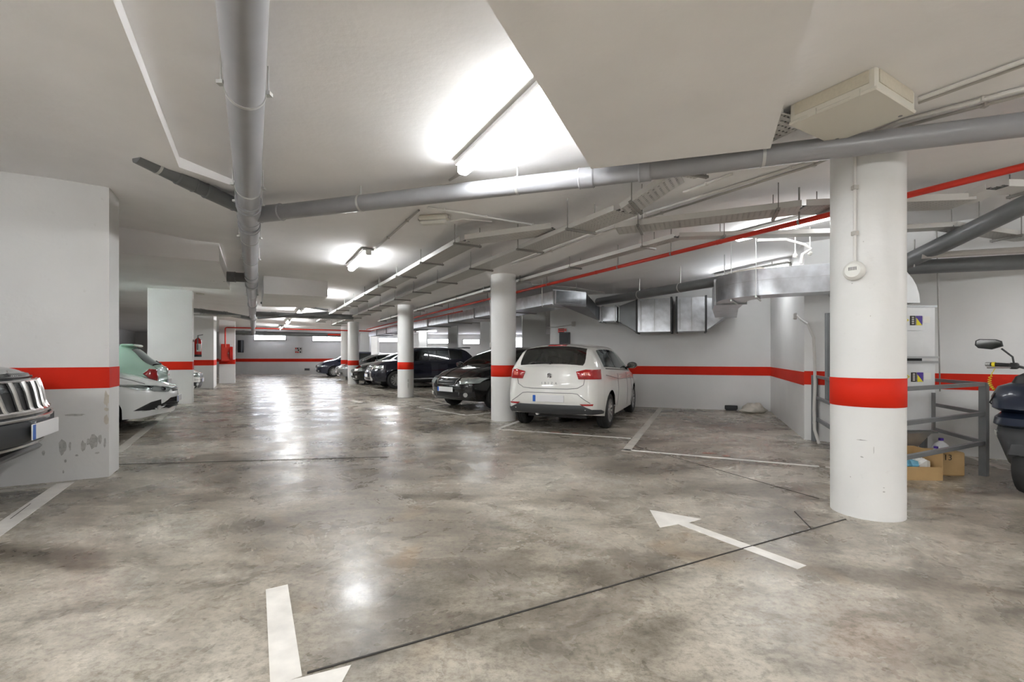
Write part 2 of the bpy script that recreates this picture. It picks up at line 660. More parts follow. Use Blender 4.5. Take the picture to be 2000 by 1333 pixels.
# right wall behind the white car, its short return and the nook wall
cR = Vector((5.66, 10.2))
wR0 = Vector((0.98, 10.2 + 0.38 * (5.66 - 0.98)))
cN = Vector((4.24, 6.76))
RB = (0.785, 0.98)
wallseg('wall_right', wR0, cR, 0.2, band=RB)
wallseg('wall_right_return', cR, cN, 0.2, band=RB)
wallseg('wall_right_nook', cN, cN + Vector((1.3, -1.16)) * 3.2, 0.2, band=(0.80, 0.995))

# near left partition with chamfered end
pL = Vector((-4.03, 4.66))
wl = struct(MB().prism([pL, pL + AU * 0.39, pL + AU * 0.39 - AV * 5.0, pL - AV * 5.0], 0, 2.95).build('wall_left', 'wallscuff'))
e = 0.004
MB().prism([pL + AV * e - AU * e, pL + AU * (0.39 + e) + AV * e, pL + AU * (0.39 + e) - AV * 5.0, pL - AV * 5.0 - AU * e], 0.89, 1.098).build('red_band', 'red', wl)
nL = -AU


def scuff(parent, c, tx, up, n, a, b, seed, m='scuff'):
    rn = random.Random(seed)
    k = 14
    pts = []
    for i in range(k):
        t = 2 * math.pi * i / k
        r = 0.65 + 0.45 * rn.random()
        pts.append(c + tx * (a * r * math.cos(t)) + up * (b * r * math.sin(t)) + n * 0.0025)
    pts.append(c + n * 0.003)
    MB().add(pts, [(i, (i + 1) % k, k) for i in range(k)]).build('tyre_scuff', m, parent)


UPV = Vector((0, 0, 1))
TL, NL3 = Vector((AV.x, AV.y, 0)), Vector((nL.x, nL.y, 0))
for i, (x, y, a, b) in enumerate([(122, 873, .03, .085), (137, 872, .010, .05), (163, 872, .02, .06), (182, 862, .045, .075), (196, 858, .016, .06),
                                  (205, 866, .010, .05), (85, 885, .012, .03), (150, 890, .015, .012), (128, 901, .010, .02), (124, 922, .008, .02),
                                  (146, 811, .09, .012), (172, 864, .012, .04), (190, 885, .02, .012)]):
    scuff(wl, on_plane(x, y, pL, nL), TL, UPV, NL3, a, b, i)
for i, (y, b) in enumerate([(780, .085), (820, .05), (755, .012), (800, .02)]):
    scuff(wl, on_plane(208, y, pL, nL), TL, UPV, NL3, .022, b, 40 + i, 'sack')

# soffits and dropped beams under the ceiling
cA = hp(350, 327, 2.80)
uA, vA = AU.dot(cA.xy), AV.dot(cA.xy)
ptsA = [(-9, vA), (uA, vA), (uA + 0.35, -0.12), (44, -0.12), (44, -7.2), (-9, -7.2)]
polyA = [uv(*p) for p in ptsA]
mb = MB()
SV = [(None, 2.80), (-.80, 2.832), (-1.05, 2.868), (-1.3, 2.897), (-1.65, 2.91), (-2.4, 2.912), (-7.2, 2.912)]
us = [-9, uA, uA + .35, 8, 14, 25, 44]
rows = []
for k, (vv, z) in enumerate(SV):
    rows.append([V3(uv(u_, (vA if u_ <= uA else -.12) if vv is None else vv), z if vv is not None else (2.80 if u_ <= uA else 2.81)) for u_ in us])
nu = len(us)
mb.add([p for r in rows for p in r], [(k * nu + i, k * nu + i + 1, (k + 1) * nu + i + 1, (k + 1) * nu + i) for k in range(len(SV) - 1) for i in range(nu - 1)])
mb.add([p for p in rows[0]] + [V3(p, 3.1) for p in rows[0]], [(i, i + 1, nu + i + 1, nu + i) for i in range(nu - 1)])
struct(mb.build('trim_1', 'ceil', smooth=True, sharp=30))
b0, b1 = hp(1155, 330, 2.70), hp(1505, 290, 2.70)
struct(MB().prism([b0.xy, b0.xy - DA * 9, b1.xy - DA * 9, b1.xy], 2.70, 3.1).build('trim_2', 'ceil'))
a2 = uv(7.84, -0.44)
struct(MB().prism([uv(7.84, -0.44).xy, uv(11.05, -0.44).xy, uv(11.05, -7.2).xy, uv(7.84, -7.2).xy], 2.563, 3.1).build('trim_3', 'ceil'))
a3a, a3b = hp(515, 545, 2.80), hp(640, 553, 2.80)
struct(MB().prism([a3b.xy, a3b.xy + AU * 2.6, a3a.xy + AU * 2.9, a3a.xy], 2.50, 3.1).build('trim_4', 'ceil'))

# daylight slots high on the far wall
wins = [(497, 558, 654, 664), (611, 667, 655, 666), (737, 776, 661, 668), (834, 876, 663, 671), (905, 936, 664, 672), (1003, 1019, 660, 680)]
for i, (xa, xb, ya, yb) in enumerate(wins):
    A, B = dp(xa, yb, Y1 - 0.02), dp(xb, ya, Y1 - 0.02)
    wn = bpy.data.objects.new('window_%d' % (i + 1), None)
    COL.objects.link(wn)
    struct(wn)
    mb = MB().box(((A.x + B.x) / 2, Y1 - 0.012, (A.z + B.z) / 2), (B.x - A.x, 0.02, B.z - A.z))
    mb.build('pane', 'glow', wn)
    mb = MB()
    for zz in (A.z - 0.02, B.z + 0.02):
        mb.box(((A.x + B.x) / 2, Y1 - 0.03, zz), (B.x - A.x + 0.1, 0.06, 0.04))
    for xx in (A.x - 0.025, (A.x + B.x) / 2, B.x + 0.025):
        mb.box((xx, Y1 - 0.03, (A.z + B.z) / 2), (0.035, 0.06, B.z - A.z))
    mb.each('window_frame', 'midgrey', wn)


# painted marks on the floor
def strip(name, p, q, wd, m='line', z=0.003):
    p, q = Vector(p[:2]), Vector(q[:2])
    d = (q - p).normalized()
    n = Vector((-d.y, d.x)) * wd / 2
    return MB().prism([p - n, q - n, q + n, p + n], 0.0004, z).build(name, m, floor)


def gpoly(name, px, m='line', z=0.003):
    return MB().prism([gp(*p).xy for p in px], 0.0004, z).build(name, m, floor)


gpoly('painted_corner_mark', [(519, 1153), (562, 1143), (590, 1322), (528, 1345)])
gpoly('painted_corner_mark', [(545, 1345), (562, 1332), (686, 1301), (662, 1345)])
gpoly('direction_arrow', [(1269, 997), (1370, 1015), (1344, 1022), (1575, 1106), (1557, 1113), (1325, 1025), (1289, 1032)])
ln = gp(1240, 870)
strip('bay_line', gp(1222, 882), gp(1302, 784), 0.11, 'linedim')
strip('bay_line', gp(1218, 879), gp(1600, 912), 0.06)
strip('bay_line', gp(1612, 913), gp(1650, 917), 0.06)
strip('bay_line', gp(972, 838), gp(1018, 822), 0.08)
strip('bay_line', gp(974, 839), gp(1232, 857), 0.06)
strip('bay_line', gp(1290, 808), gp(1470, 817), 0.05, 'linedim')
strip('bay_line', gp(690, 751.5), gp(880, 790), 0.06, 'linedim')
strip('bay_line', gp(816, 795.5), gp(912, 812), 0.06)
strip('bay_line', gp(910, 812), gp(958, 807), 0.06)
strip('bay_line', gp(816, 795.5), gp(866, 790), 0.06)
strip('bay_line', gp(-40, 1062), gp(128, 944), 0.13)
strip('bay_line', gp(-60, 968), gp(105, 949), 0.10, 'linedim')
strip('bay_line', gp(226, 886), gp(342, 794), 0.11, 'linedim')
strip('bay_line', gp(1884, 889), gp(1965, 918), 0.08, 'linedim')
for (x, y, k) in ((493, 788, .30), (622, 750, .30), (509, 752, .25)):
    c = gp(x, y).xy
    MB().prism([c + AU * .35, c + AU * .0 - AV * .0, c + AV * .1, c + AV * .1 + AU * .35], 0.0004, 0.003).build('painted_tick', 'line', floor)
    MB().prism([c - AV * .2, c - AV * .2 - AU * .12, c + AV * .3 - AU * .12, c + AV * .3], 0.0004, 0.003).build('painted_tick', 'line', floor)
strip('painted_tick', gp(687, 783), gp(705, 787), 0.12)


def blotch(x, y, a, b, seed, m='redpaint'):
    rn = random.Random(seed)
    c = gp(x, y).xy
    k = 12
    pts = [c + DB * (a * (0.6 + .5 * rn.random()) * math.cos(6.283 * i / k)) + DA * (b * (0.6 + .5 * rn.random()) * math.sin(6.283 * i / k)) for i in range(k)]
    MB().prism(pts, 0.0004, 0.0025).build('paint_stain', m, floor)


for i, (x, y, a, b) in enumerate([(1085, 845, .09, .05), (1124, 847, .07, .05), (1384, 886, .09, .05), (1419, 891, .05, .06), (1108, 840, .12, .015)]):
    blotch(x, y, a, b, i)
# saw-cut joints in the slab
for a, b, wd in (((600, 1316), (1652, 1015), .010), ((1584, 1033), (1552, 1000), .007), ((230, 908), (760, 893), .008), ((1240, 872), (1600, 975), .004), ((20, 1015), (60, 985), .006)):
    strip('saw_cut_joint', gp(*a), gp(*b), wd, 'joint', 0.0036)


# ================================================================== COLUMNS AND PILLARS
def round_column(c, label, R=0.237, zt=None):
    zt = zt or 2.9
    t = thing('round_column', label, 'column', (c[0], c[1], 0), group='round concrete columns along the aisle')
    MB().lathe([(R, 0.0), (R, zt)], 56).build('shaft', 'wallcol', t, True)
    MB().lathe([(R + .001, .828), (R + .003, .829), (R + .003, 1.041), (R + .001, 1.042)], 56, caps=False).build('red_band', 'red', t, True, sharp=80)
    return t


C1, C2, C3, C4, C5 = (2.75, 3.61), (-0.161, 8.87), (-3.19, 13.97), (-7.03, 20.65), (-8.6, 24.1)
col1 = round_column(C1, 'nearest large round white column with a red band, by the railing and siren')
col2 = round_column(C2, 'round white column with a red band touching the white hatchback')
col3 = round_column(C3, 'round white column with red band in front of the navy SUV')
col4 = round_column(C4, 'round white column with red band in front of the grey far car')
col5 = round_column(C5, 'farthest round white column, partly hidden behind another column')
mb = MB().bbox((-0.237, -0.02, 1.42), (0.05, 0.07, 0.09), 0.008)
mb.build('switch_box', 'conduit', col2)
MB().tube([(-0.243, -0.02, 1.46), (-0.243, -0.02, 2.7)], 0.008, 8).build('conduit', 'conduit', col2)
for (dz, a, b) in ((.50, .02, .05), (.35, .012, .09)):
    c = Vector((0.12, -0.207, dz))
    n = Vector((0.5, -0.86, 0))
    scuff(col3, c, Vector((.86, .5, 0)), UPV, n, a, b, int(dz * 100))
c1d = Vector((-2.75, -3.61, 0)).normalized()
t1 = Vector((-c1d.y, c1d.x, 0))
for i, (s, z, a, b) in enumerate([(.03, .585, .035, .004), (.03, .46, .012, .006), (-.04, .52, .003, .03), (-.10, .22, .010, .006), (.10, .30, .004, .005), (.02, 2.05, .004, .005), (-.1, .25, .006, .004), (.09, 1.75, .006, .004), (-.02, 1.5, .003, .004)]):
    ang = s / 0.237
    n = (c1d * math.cos(ang) - t1 * math.sin(ang))
    tt = Vector((-n.y, n.x, 0))
    scuff(col1, n * 0.2365 + Vector((0, 0, z)), tt, UPV, n, a, b, 70 + i)


def pillar(name, label, p, du, dv, zt=2.95, band=(.869, 1.079), group=None):
    """rectangular pier: p is the corner nearest the aisle, du deep along the aisle, dv to the left"""
    t = thing(name, label, 'pillar', (p[0], p[1], 0), group=group)
    p = Vector(p[:2])
    poly = [p, p + AU * du, p + AU * du - AV * dv, p - AV * dv]
    MB().prism(poly, 0, zt).build('pier', 'wall', t, world=True)
    e = 0.004
    poly = [p - AU * e + AV * e, p + AU * (du + e) + AV * e, p + AU * (du + e) - AV * (dv + e), p - AU * e - AV * (dv + e)]
    if band:
        MB().prism(poly, band[0], band[1]).build('red_band', 'red', t, world=True)
    return t


pl2 = pillar('wall_pier', 'wide white pier with red band beside the mint green hatchback', (-8.23, 11.99), .35, .92)
pl3 = pillar('wall_pier', 'white corner pier with red band behind the fire extinguisher', (-11.56, 18.05), 1.6, 1.6)
pl4 = pillar('wall_pier', 'white pier carrying the red hose cabinet', gp(459, 748.5).xy + AU * 0 , .5, .62)
lab = ['square white pillar beyond the navy SUV windscreen', 'square white pillar behind the middle of the navy SUV roof', 'square white pillar just left of the column by the white hatchback',
       'narrow bright white pillar above the black far car bonnet', 'wide pale pillar right of the column by the grey far car', 'white pier rising behind the white hatchback roof']
for (xa, xb, Y), l in zip(((818, 833, 27), (875, 893, 23), (938, 958, 20.5), (725, 737, 29), (704, 722, 30), (1020, 1066, 15)), lab):
    A, B = (xa - 1000) / F * Y, (xb - 1000) / F * Y
    t = thing('square_pillar', l, 'pillar', ((A + B) / 2, Y + .2, 0))
    MB().box((0, 0, 1.45), (B - A, .45, 2.9)).build('pier', 'wall', t)
    MB().box((0, 0, .95), (B - A + .008, .458, .21)).build('red_band', 'red', t)


# ================================================================== DRAIN PIPES
def ring_between(mb, p, d, r, h, n=24):
    d = d.normalized()
    mb.tube([p - d * h / 2, p + d * h / 2], r, n)


def pipe_thing(name, label, pts, r, m='pvc', couplings=(), straps=(), n=24, hang=True, cat='pipe', group=None, strapm='strap'):
    pts = [Vector(p) for p in pts]
    t = thing(name, label, cat, pts[0], group=group)
    MB().tube(pts, r, n).build('pipe_run', m, t, True, world=True)
    L = [0]
    for a, b in zip(pts, pts[1:]):
        L.append(L[-1] + (b - a).length)

    def at(s):
        for k in range(len(pts) - 1):
            if s <= L[k + 1] or k == len(pts) - 2:
                d = (pts[k + 1] - pts[k]).normalized()
                return pts[k] + d * (s - L[k]), d
    for s in couplings:
        s, ln = s if isinstance(s, tuple) else (s, 0.16)
        p, d = at(s)
        mb = MB()
        mb.tube([p - d * ln / 2, p - d * (ln / 2 - .012), p - d * (ln / 2 - .013), p + d * (ln / 2 - .013), p + d * (ln / 2 - .012), p + d * ln / 2],
                [r * 1.07, r * 1.14, r * 1.09, r * 1.09, r * 1.14, r * 1.07], n)
        mb.build('coupling', m, t, True, world=True)
    for s in straps:
        p, d = at(s)
        mb = MB()
        ring_between(mb, p, d, r * 1.05, 0.022, n)
        mb.build('strap', strapm, t, True, world=True)
        if hang:
            zc = ceil_z(p.x, p.y)
            mb = MB()
            sd = Vector((d.y, -d.x, 0)).normalized()
            for q in ((1, -1) if hang == 2 else (0,)):
                b = p + sd * (r * 1.15 * q)
                b.z = p.z + (0 if q else r)
                mb.tube([b, Vector((b.x, b.y, zc + .02))], 0.008 if not q else 0.005, 8)
                if q:
                    mb.box(b + Vector((0, 0, 0.01)), (0.035, 0.035, 0.02))
            mb.each('hanger', strapm, t, world=True)
    return t


def along(p, q, k):
    return Vector(p).lerp(Vector(q), k)


P0 = hp(479, 0, 2.70)
jn = hp(486, 412, 2.69)
dirP = (jn - P0)
far = jn + Vector((AU.x, AU.y, 0)) * 24.0
far.z = 2.52
back = P0 - Vector((AU.x, AU.y, 0)) * 6
pipe_thing('drain_pipe', 'large grey drain pipe running along the ceiling over the aisle', [back, jn, far], 0.1,
           couplings=[((jn - back).length - .30, .14), ((jn - back).length + .02, .46), ((jn - back).length + .55, .12), ((jn - back).length + 4.2, .4), ((jn - back).length + 5.2, .14),
                      ((jn - back).length + 9, .2), ((jn - back).length + 13, .2)],
           straps=[6.75, 8.45, 8.95, (jn - back).length + 1.2, (jn - back).length + 2.6, (jn - back).length + 7], hang=2)
# cross pipe
q0, q1 = hp(500, 420, 2.69), hp(1150, 347, 2.70)
q2 = hp(2060, 236, 2.70)
lw = (q1 - q0).length
pipe_thing('cross_drain_pipe', 'grey drain pipe crossing the whole ceiling above the nearest column', [q0, q1, q2], 0.077,
           couplings=[(.19, .3), (lw - .02, .13), (lw + .45, .10)], straps=[1.27, lw - .62, lw + 1.3], n=28)
s1 = hp(306, 324, 2.83)
s0 = jn - Vector((0, 0, .0))
pipe_thing('branch_pipe', 'short dark branch pipe rising into the left soffit', [s0, s0.lerp(s1, .5) - Vector((0, 0, .01)), s1 + (s1 - s0).normalized() * .15], 0.062, 'pvcdark', couplings=[(.3, .3), (.62, .16)], straps=[.85], hang=False)
j2 = jn + Vector((AU.x, AU.y, 0)) * 4.35 + Vector((0, 0, -.04))
e2 = hp(434, 540, 2.655)
pipe_thing('branch_pipe', 'stub branch pipe entering the dropped beam on the left', [j2, j2.lerp(e2, .6), e2], 0.085, 'pvcdark', couplings=[(.35, .2), (.62, .07)], hang=False)
# far cross pipes
for i, (pa, pb, z, r, l) in enumerate([((372, 606), (497, 624), 2.55, .07, 'far dark pipe crossing from the left pier to the aisle drain'),
                                       ((372, 615), (470, 618), 2.5, .03, 'thin far conduit below the dark cross pipe at left'),
                                       ((500, 614), (690, 620), 2.55, .085, 'far dark pipe crossing right of the aisle drain'),
                                       ((505, 621), (640, 612), 2.5, .05, 'second far dark pipe slanting right of the aisle drain'),
                                       ((510, 592), (640, 606), 2.55, .03, 'thin far cable loop under the second dropped beam'),
                                       ((455, 650), (668, 655), 2.55, .12, 'long dark pipe along the top of the far wall')]):
    A, B = hp(*pa, z), hp(*pb, z)
    md = A.lerp(B, .5) + Vector((0, 0, .04 if i in (0, 4) else 0))
    pipe_thing('service_pipe', l, [A, md, B], r, 'pvcdark' if i != 1 else 'conduit', couplings=[.5, 1.6] if r > .06 else (), hang=False, n=12)
# drain pipes near the right wall and nook
g0, g1 = hp(1452, 541, 2.44), hp(1168, 590, 2.46)
pipe_thing('wall_drain_pipe', 'dark grey drain pipe above the metal ducts on the right wall', [g0, g1], 0.085, 'pvcdark', straps=[.35, 1.3, 2.4], n=20)
pipe_thing('nook_pipe', 'thick dark pipe at right edge behind the nearest column', [dp(1765, 523, 5.6), dp(2080, 508, 5.0)], 0.085, 'pvcdark', n=20, hang=False)
pipe_thing('nook_pipe', 'dark diagonal pipe at upper right behind the cable trays', [dp(1772, 511, 5.5), dp(2060, 372, 4.3)], 0.09, 'pvcdark', n=20, hang=False)

# red fire main and hose branch
r0 = hp(1323, 493, 2.52)
rA = r0 - Vector((AU.x, AU.y, 0)) * 6.5
rB = hp(716, 644, 2.52)
rt = pipe_thing('fire_main', 'long red fire pipe running under the ceiling past the columns', [rA, r0, rB], 0.026, 'redpipe', n=14, straps=[3.1, 5.0, 6.6, 7.6, 9.5, 12, 14.5, 17], strapm='rod', couplings=[(5.9, .07), (8.1, .05), (12.2, .08)])
fa = hp(440, 640, 2.50)
fb = hp(772, 648.5, 2.50)
fd = Vector((fa.x, fa.y, 1.62))
ft = thing('hose_pipe', 'thin red pipe crossing far ceiling and dropping to the hose cabinet', 'pipe', fd)
MB().tube([fd, *arc_bend(fd, fa, fb, .08), fb], 0.03, 12).build('pipe_run', 'redpipe', ft, True, world=True)
MB().tube([hp(640, 654, 2.5), hp(672, 654.5, 2.5)], 0.05, 10).build('coupling', 'redpipe', ft, True, world=True)
f2 = rA.lerp(rB, .55) + Vector((.16, .1, -.09))
f3 = rB + Vector((.2, .1, -.05))
pipe_thing('fire_main', 'second thinner red pipe alongside the fire main near the far columns', [f2, f3], 0.018, 'redpipe', n=10, hang=False)


# ================================================================== CABLE TRAYS
def frame_of(p, q):
    d = (q - p)
    L = d.length
    d.normalize()
    y = Vector((-d.y, d.x, 0)).normalized()
    z = d.cross(y)
    m = Matrix((d, y, z)).transposed().to_4x4()
    m.translation = p
    return m, L


def tray(label, pts, wd=0.3, ht=0.06, hang=1.5, lead=.5, lid=False, solid=False, name='cable_tray', rods=True):
    pts = [Vector(p) for p in pts]
    t = thing(name, label, 'cable tray', pts[0], group='cable trays hung under the ceiling')
    inv = ROOTM[t.name].inverted()
    for a, b in zip(pts, pts[1:]):
        m, L = frame_of(a, b)
        mb = MB().box((L / 2, 0, .0015), (L, wd, .003))
        o = mb.build('tray_bottom', 'trayside' if solid else 'tray', t)
        o.matrix_local = inv @ m
        for sgn in (-1, 1):
            mb = MB().box((L / 2, sgn * wd / 2, ht / 2), (L, .004, ht))
            o = mb.build('tray_side', 'trayside', t)
            o.matrix_local = inv @ m
        cb = MB()
        for k in range(3):
            yy = -wd * .25 + k * wd * .22
            cb.tube([(0, yy, .018 + .004 * k), (L * .5, yy + .015, .018), (L, yy, .018)], .011, 6)
        for o in cb.each('cable', 'midgrey', t):
            o.matrix_local = inv @ m
        s = lead
        while rods and s < L:
            p = m @ Vector((s, 0, 0))
            zc = ceil_z(p.x, p.y) + .02
            mb = MB()
            mb.box((s, 0, -.012), (.03, wd + .1, .022))
            o = mb.build('hanger_strut', 'rod', t)
            o.matrix_local = inv @ m
            mb = MB()
            for sgn in (-1, 1):
                e = m @ Vector((s, sgn * (wd / 2 + .03), -.03))
                mb.tube([e, Vector((e.x, e.y, zc))], .005, 6)
            mb.each('hanger_rod', 'rod', t, world=True)
            s += hang
    return t


AU3 = Vector((AU.x, AU.y, 0))
Qc = Vector((.69, 5.05, 2.55))
Qn = Qc - AU3 * .78
tray('main perforated cable tray climbing over the cross drain pipe', [Qc + AU3 * 17, Qc + AU3 * 0, Qn, Vector((1.50, 4.12, 2.795)), Vector((1.92, 3.12, 2.805))], .30, .05, 1.45, .1)
Pc = Vector((-.56, 5.86, 2.62))
tray('shorter perforated cable tray left of the main tray above the aisle', [Pc + AU3 * 15, Pc - AU3 * .1], .28, .06, 1.35, .15)
tray('short cable tray linking the two aisle trays near the bulkhead lamp', [Pc - AU3 * .1 + Vector((0, 0, .004)), hp(1085, 452, 2.62)], .28, .06, 3, .35, rods=False)
Rn = hp(1205, 452, 2.60)
tray('wide perforated cable tray branching right toward the nearest column', [Rn, hp(1560, 412, 2.62), hp(1880, 400, 2.62)], .30, .06, 1.3, .25)
tray('pale closed cable tray stepping up at the upper right corner', [hp(1880, 398, 2.63), hp(1945, 372, 2.66), hp(2070, 374, 2.67)], .2, .06, 9, .3, solid=True)
Sn = hp(1325, 466, 2.65)
tray('narrow cable tray above the red fire pipe beside the columns', [Sn + AU3 * 15.5, Sn], .16, .05, 1.6, .6)
tray('narrow cable tray turning right behind the nearest column', [Sn, hp(1640, 458, 2.60), hp(1860, 446, 2.60)], .16, .05, 1.4, .5, solid=True)
tray('perforated cable tray slanting down at the right edge behind the column', [hp(1850, 447, 2.59), hp(2070, 478, 2.5)], .2, .05, .6, .25)


# conduits on the ceiling
def conduit(label, pts, r=.011, m='conduit', clips=0, name='conduit'):
    pts = [Vector(p) for p in pts]
    t = thing(name, label, 'conduit', pts[0])
    MB().tube(pts, r, 8).build('pipe_run', m, t, True, world=True)
    if clips:
        mb = MB()
        for k in range(clips):
            s = (k + .5) / clips * (len(pts) - 1)
            i = int(s)
            p = pts[i].lerp(pts[i + 1], s - i)
            mb.box(p, (.03, .03, .03))
        mb.each('clip', m, t, world=True)
    return t


def cpt(x, y, drop=.02):
    p = hp(x, y, 2.83)
    for _ in range(4):
        p = hp(x, y, ceil_z(p.x, p.y) - drop)
    return p


conduit('conduit from the bulkhead lamp down the aisle to the second tube lamp', [cpt(818, 411), cpt(716, 502)], .012, 'conduit', 3)
conduit('pale conduit from the bulkhead lamp to the short linking tray', [cpt(835, 406), cpt(900, 415), cpt(995, 432), cpt(1082, 446)], .012, 'whiteconduit', 3)
conduit('thin loose cable drooping from the bulkhead lamp', [cpt(880, 432, .05), cpt(905, 428, .06), cpt(960, 433, .04)], .006, 'whiteconduit')
conduit('pair of pale conduits beside the main tray, upper one', [cpt(1000, 512), cpt(1135, 464), cpt(1240, 424), cpt(1585, 316), cpt(1760, 236), cpt(2050, 160)], .015, 'whiteconduit', 6)
conduit('pair of pale conduits beside the main tray, lower one', [cpt(1000, 518), cpt(1240, 433), cpt(1590, 322), cpt(1760, 248), cpt(2050, 172)], .012, 'conduit', 5)
conduit('white conduit rising toward the cross pipe right of the main tray', [cpt(1335, 376), cpt(1430, 340)], .014, 'whiteconduit', 1)
conduit('pair of pale conduits running to the upper right corner', [cpt(1794, 194), cpt(2060, 97)], .014, 'whiteconduit')
conduit('lower twin conduit running to the upper right corner', [cpt(1794, 201), cpt(2060, 106)], .010, 'conduit')
conduit('short conduit from the first tube lamp to the cross pipe', [cpt(906, 336), cpt(878, 352)], .012, 'conduit')
conduit('pale conduit above the left end of the metal duct', [cpt(1040, 556), cpt(1120, 562), cpt(1180, 572)], .014, 'whiteconduit', 1)
conduit('bent white conduit dropping to the curved duct', [dp(1480, 470, 6.0), dp(1535, 468, 5.95), dp(1572, 478, 5.9), dp(1583, 486, 5.9), dp(1576, 492, 5.9), dp(1567, 497, 5.9), dp(1564, 516, 5.9)], .018, 'whiteconduit')
conduit('grey flexible conduit curving down the nook wall behind the railing', [on_plane(1558, 617, cR, Vector((-.925, .38))) , on_plane(1562, 622, cR, Vector((-.925, .38))), dp(1578, 634, 6.55), dp(1589, 660, 6.5), dp(1591, 700, 6.5), dp(1592, 750, 6.45), dp(1590, 800, 6.4), dp(1591, 840, 6.3), dp(1600, 868, 6.2)], .02, 'conduit', 3)
conduit('vertical dark grey pipe on the nook wall just left of the column', [dp(1617, 612, 6.1), dp(1617, 785, 6.1)], .035, 'pvcdark', 2)
conduit('thin rod hanging behind the nearest column at the metal riser', [dp(1829, 440, 5.5), dp(1836, 765, 5.5)], .007, 'rod')
conduit('thin brown rod hanging just right of the nearest column', [dp(1786, 468, 5.4), dp(1786, 522, 5.4)], .007, 'rod')
conduit('flat grey cable trunk above the thick pipe at right edge', [dp(1800, 500, 5.3), dp(2080, 484, 4.7)], .035, 'conduit')
bx = on_plane(1556, 618, cR, Vector((-.925, .38)))
t = thing('junction_box', 'small junction box on the nook wall under the curved duct', 'box', bx, math.atan2(3.44, 1.42))
MB().bbox((0, -.0, 0), (.1, .08, .1), .01).build('case', 'conduit', t)
MB().bbox((0, .043, 0), (.08, .012, .08), .004).build('cover', 'whiteconduit', t)
for p, l in ((dp(1553, 500, 5.95), 'left small white ball lamp above the curved duct'), (dp(1582, 495, 5.95), 'right small white ball lamp above the curved duct')):
    t = thing('ball_lamp', l, 'lamp', p)
    MB().lathe([(.002, -.03), (.02, -.024), (.03, 0), (.022, .022), (.012, .03), (.012, .05)], 14).build('bulb', 'whiteplastic', t, True)
    MB().tube([(0, 0, .045), (0, 0, ceil_z(p.x, p.y) - p.z + .02)], .007, 8).build('stem', 'whiteconduit', t)


# ================================================================== LAMPS
def tube_lamp(p, label, L=1.42, d=AU3, drop=0.0, mt='tube'):
    """weatherproof fluorescent batten under the ceiling"""
    drop += .004
    z = ceil_z(p.x, p.y) - drop
    rz = math.atan2(d.y, d.x)
    t = thing('tube_lamp', label, 'lamp', (p.x, p.y, z), rz, 'fluorescent tube lamps on the ceiling')
    MB().bbox((0, 0, -.022), (L, .16, .044), .010).build('housing', 'lamphousing', t)
    R = []
    for x, k in ((-L / 2 + .012, 1), (L / 2 - .012, 1)):
        R.append([Vector((x, .047 * k * y, -.044 - .072 * k * z)) for y, z in ((-.92, 0), (-1, .12), (-1, .55), (-.86, .82), (-.5, .97), (0, 1), (.5, .97), (.86, .82), (1, .55), (1, .12), (.92, 0))])
    MB().rings(R).build('diffuser', mt, t, True)
    for sgn in (-1, 1):
        MB().bbox((sgn * (L / 2 + .005), 0, -.07), (.03, .09, .075), .012).build('end_cap', 'whiteplastic', t)
    if drop > .01:
        mb = MB()
        for sgn in (-1, 1):
            mb.tube([(sgn * .4, 0, 0), (sgn * .4, 0, drop)], .006, 6)
        mb.each('hanger', 'rod', t)
    return t


L1a, L1b = hp(905, 332, 2.775), hp(1086, 176, 2.775)
l1 = (L1a + L1b) / 2
l2 = (hp(685, 527, 2.72) + hp(720, 499, 2.72)) / 2
step = l2 - l1
labs = ['large bright tube lamp nearest the camera, above the cross drain pipe', 'second bright tube lamp over the aisle beside the cable trays',
        'third tube lamp over the aisle, half hidden by the dropped beam', 'fourth tube lamp over the aisle, far away among the pipes',
        'fifth tube lamp over the aisle, near the red hose pipe', 'last tube lamp over the aisle, close to the far wall']
for k in range(6):
    p = l1 + step * k
    tube_lamp(p, labs[k], drop=0.0 if k < 3 else .05, mt='tubemid' if k < 2 else 'tube')
tube_lamp(l1 - step, 'tube lamp over the aisle just behind the camera', mt='tubefill')
tube_lamp(l1 - step * 1.7, 'added fill tube lamp over the aisle behind the camera', mt='tubefill')  # unseen lamp added behind the camera as fill
for (x_, y_), l in zip(((-2.6, -1.4), (5.6, -.6), (-.4, -3.6), (-5.6, -3.2), (8.2, 1.8), (-6.4, .2)),
                       ('added fill tube lamp behind the camera on its left', 'added fill tube lamp behind the camera on its right', 'added fill tube lamp farther behind the camera',
                        'added fill tube lamp far behind the camera over the left bays', 'added fill tube lamp right of the frame beyond the scooter', 'added fill tube lamp left of the frame over the dark grey off-roader')):
    tube_lamp(Vector((x_, y_, 0)), l, mt='tubefill')  # unseen lamps added to fill floor, walls and, by bounce, the ceiling
tube_lamp(Vector((4.3, 8.4, 0)), 'dim fill tube lamp added over the empty parking bay by the right wall', mt='tubedim', drop=.05)  # lamp added to brighten the ceiling over the empty bay
tube_lamp(Vector((3.35, 5.6, 0)), 'dim tube lamp behind the nearest column over the nook', d=AU3, mt='tubedim')
tube_lamp(uv(12.5, -4.2), 'tube lamp over the bays behind the mint hatchback', drop=.36)
tube_lamp(dp(760, 650, 27), 'tube lamp over the far right bays left of the navy SUV column', d=Vector((1, 0, 0)))
tube_lamp(Vector((-1.5, 17.2, 0)), 'tube lamp above the bays between black car and navy SUV', d=Vector((1, .2, 0)), mt='tubedim')
tube_lamp(Vector((-5.0, 26.5, 0)), 'tube lamp deep in the right bays before the far wall', d=Vector((1, 0, 0)), mt='tubedim')

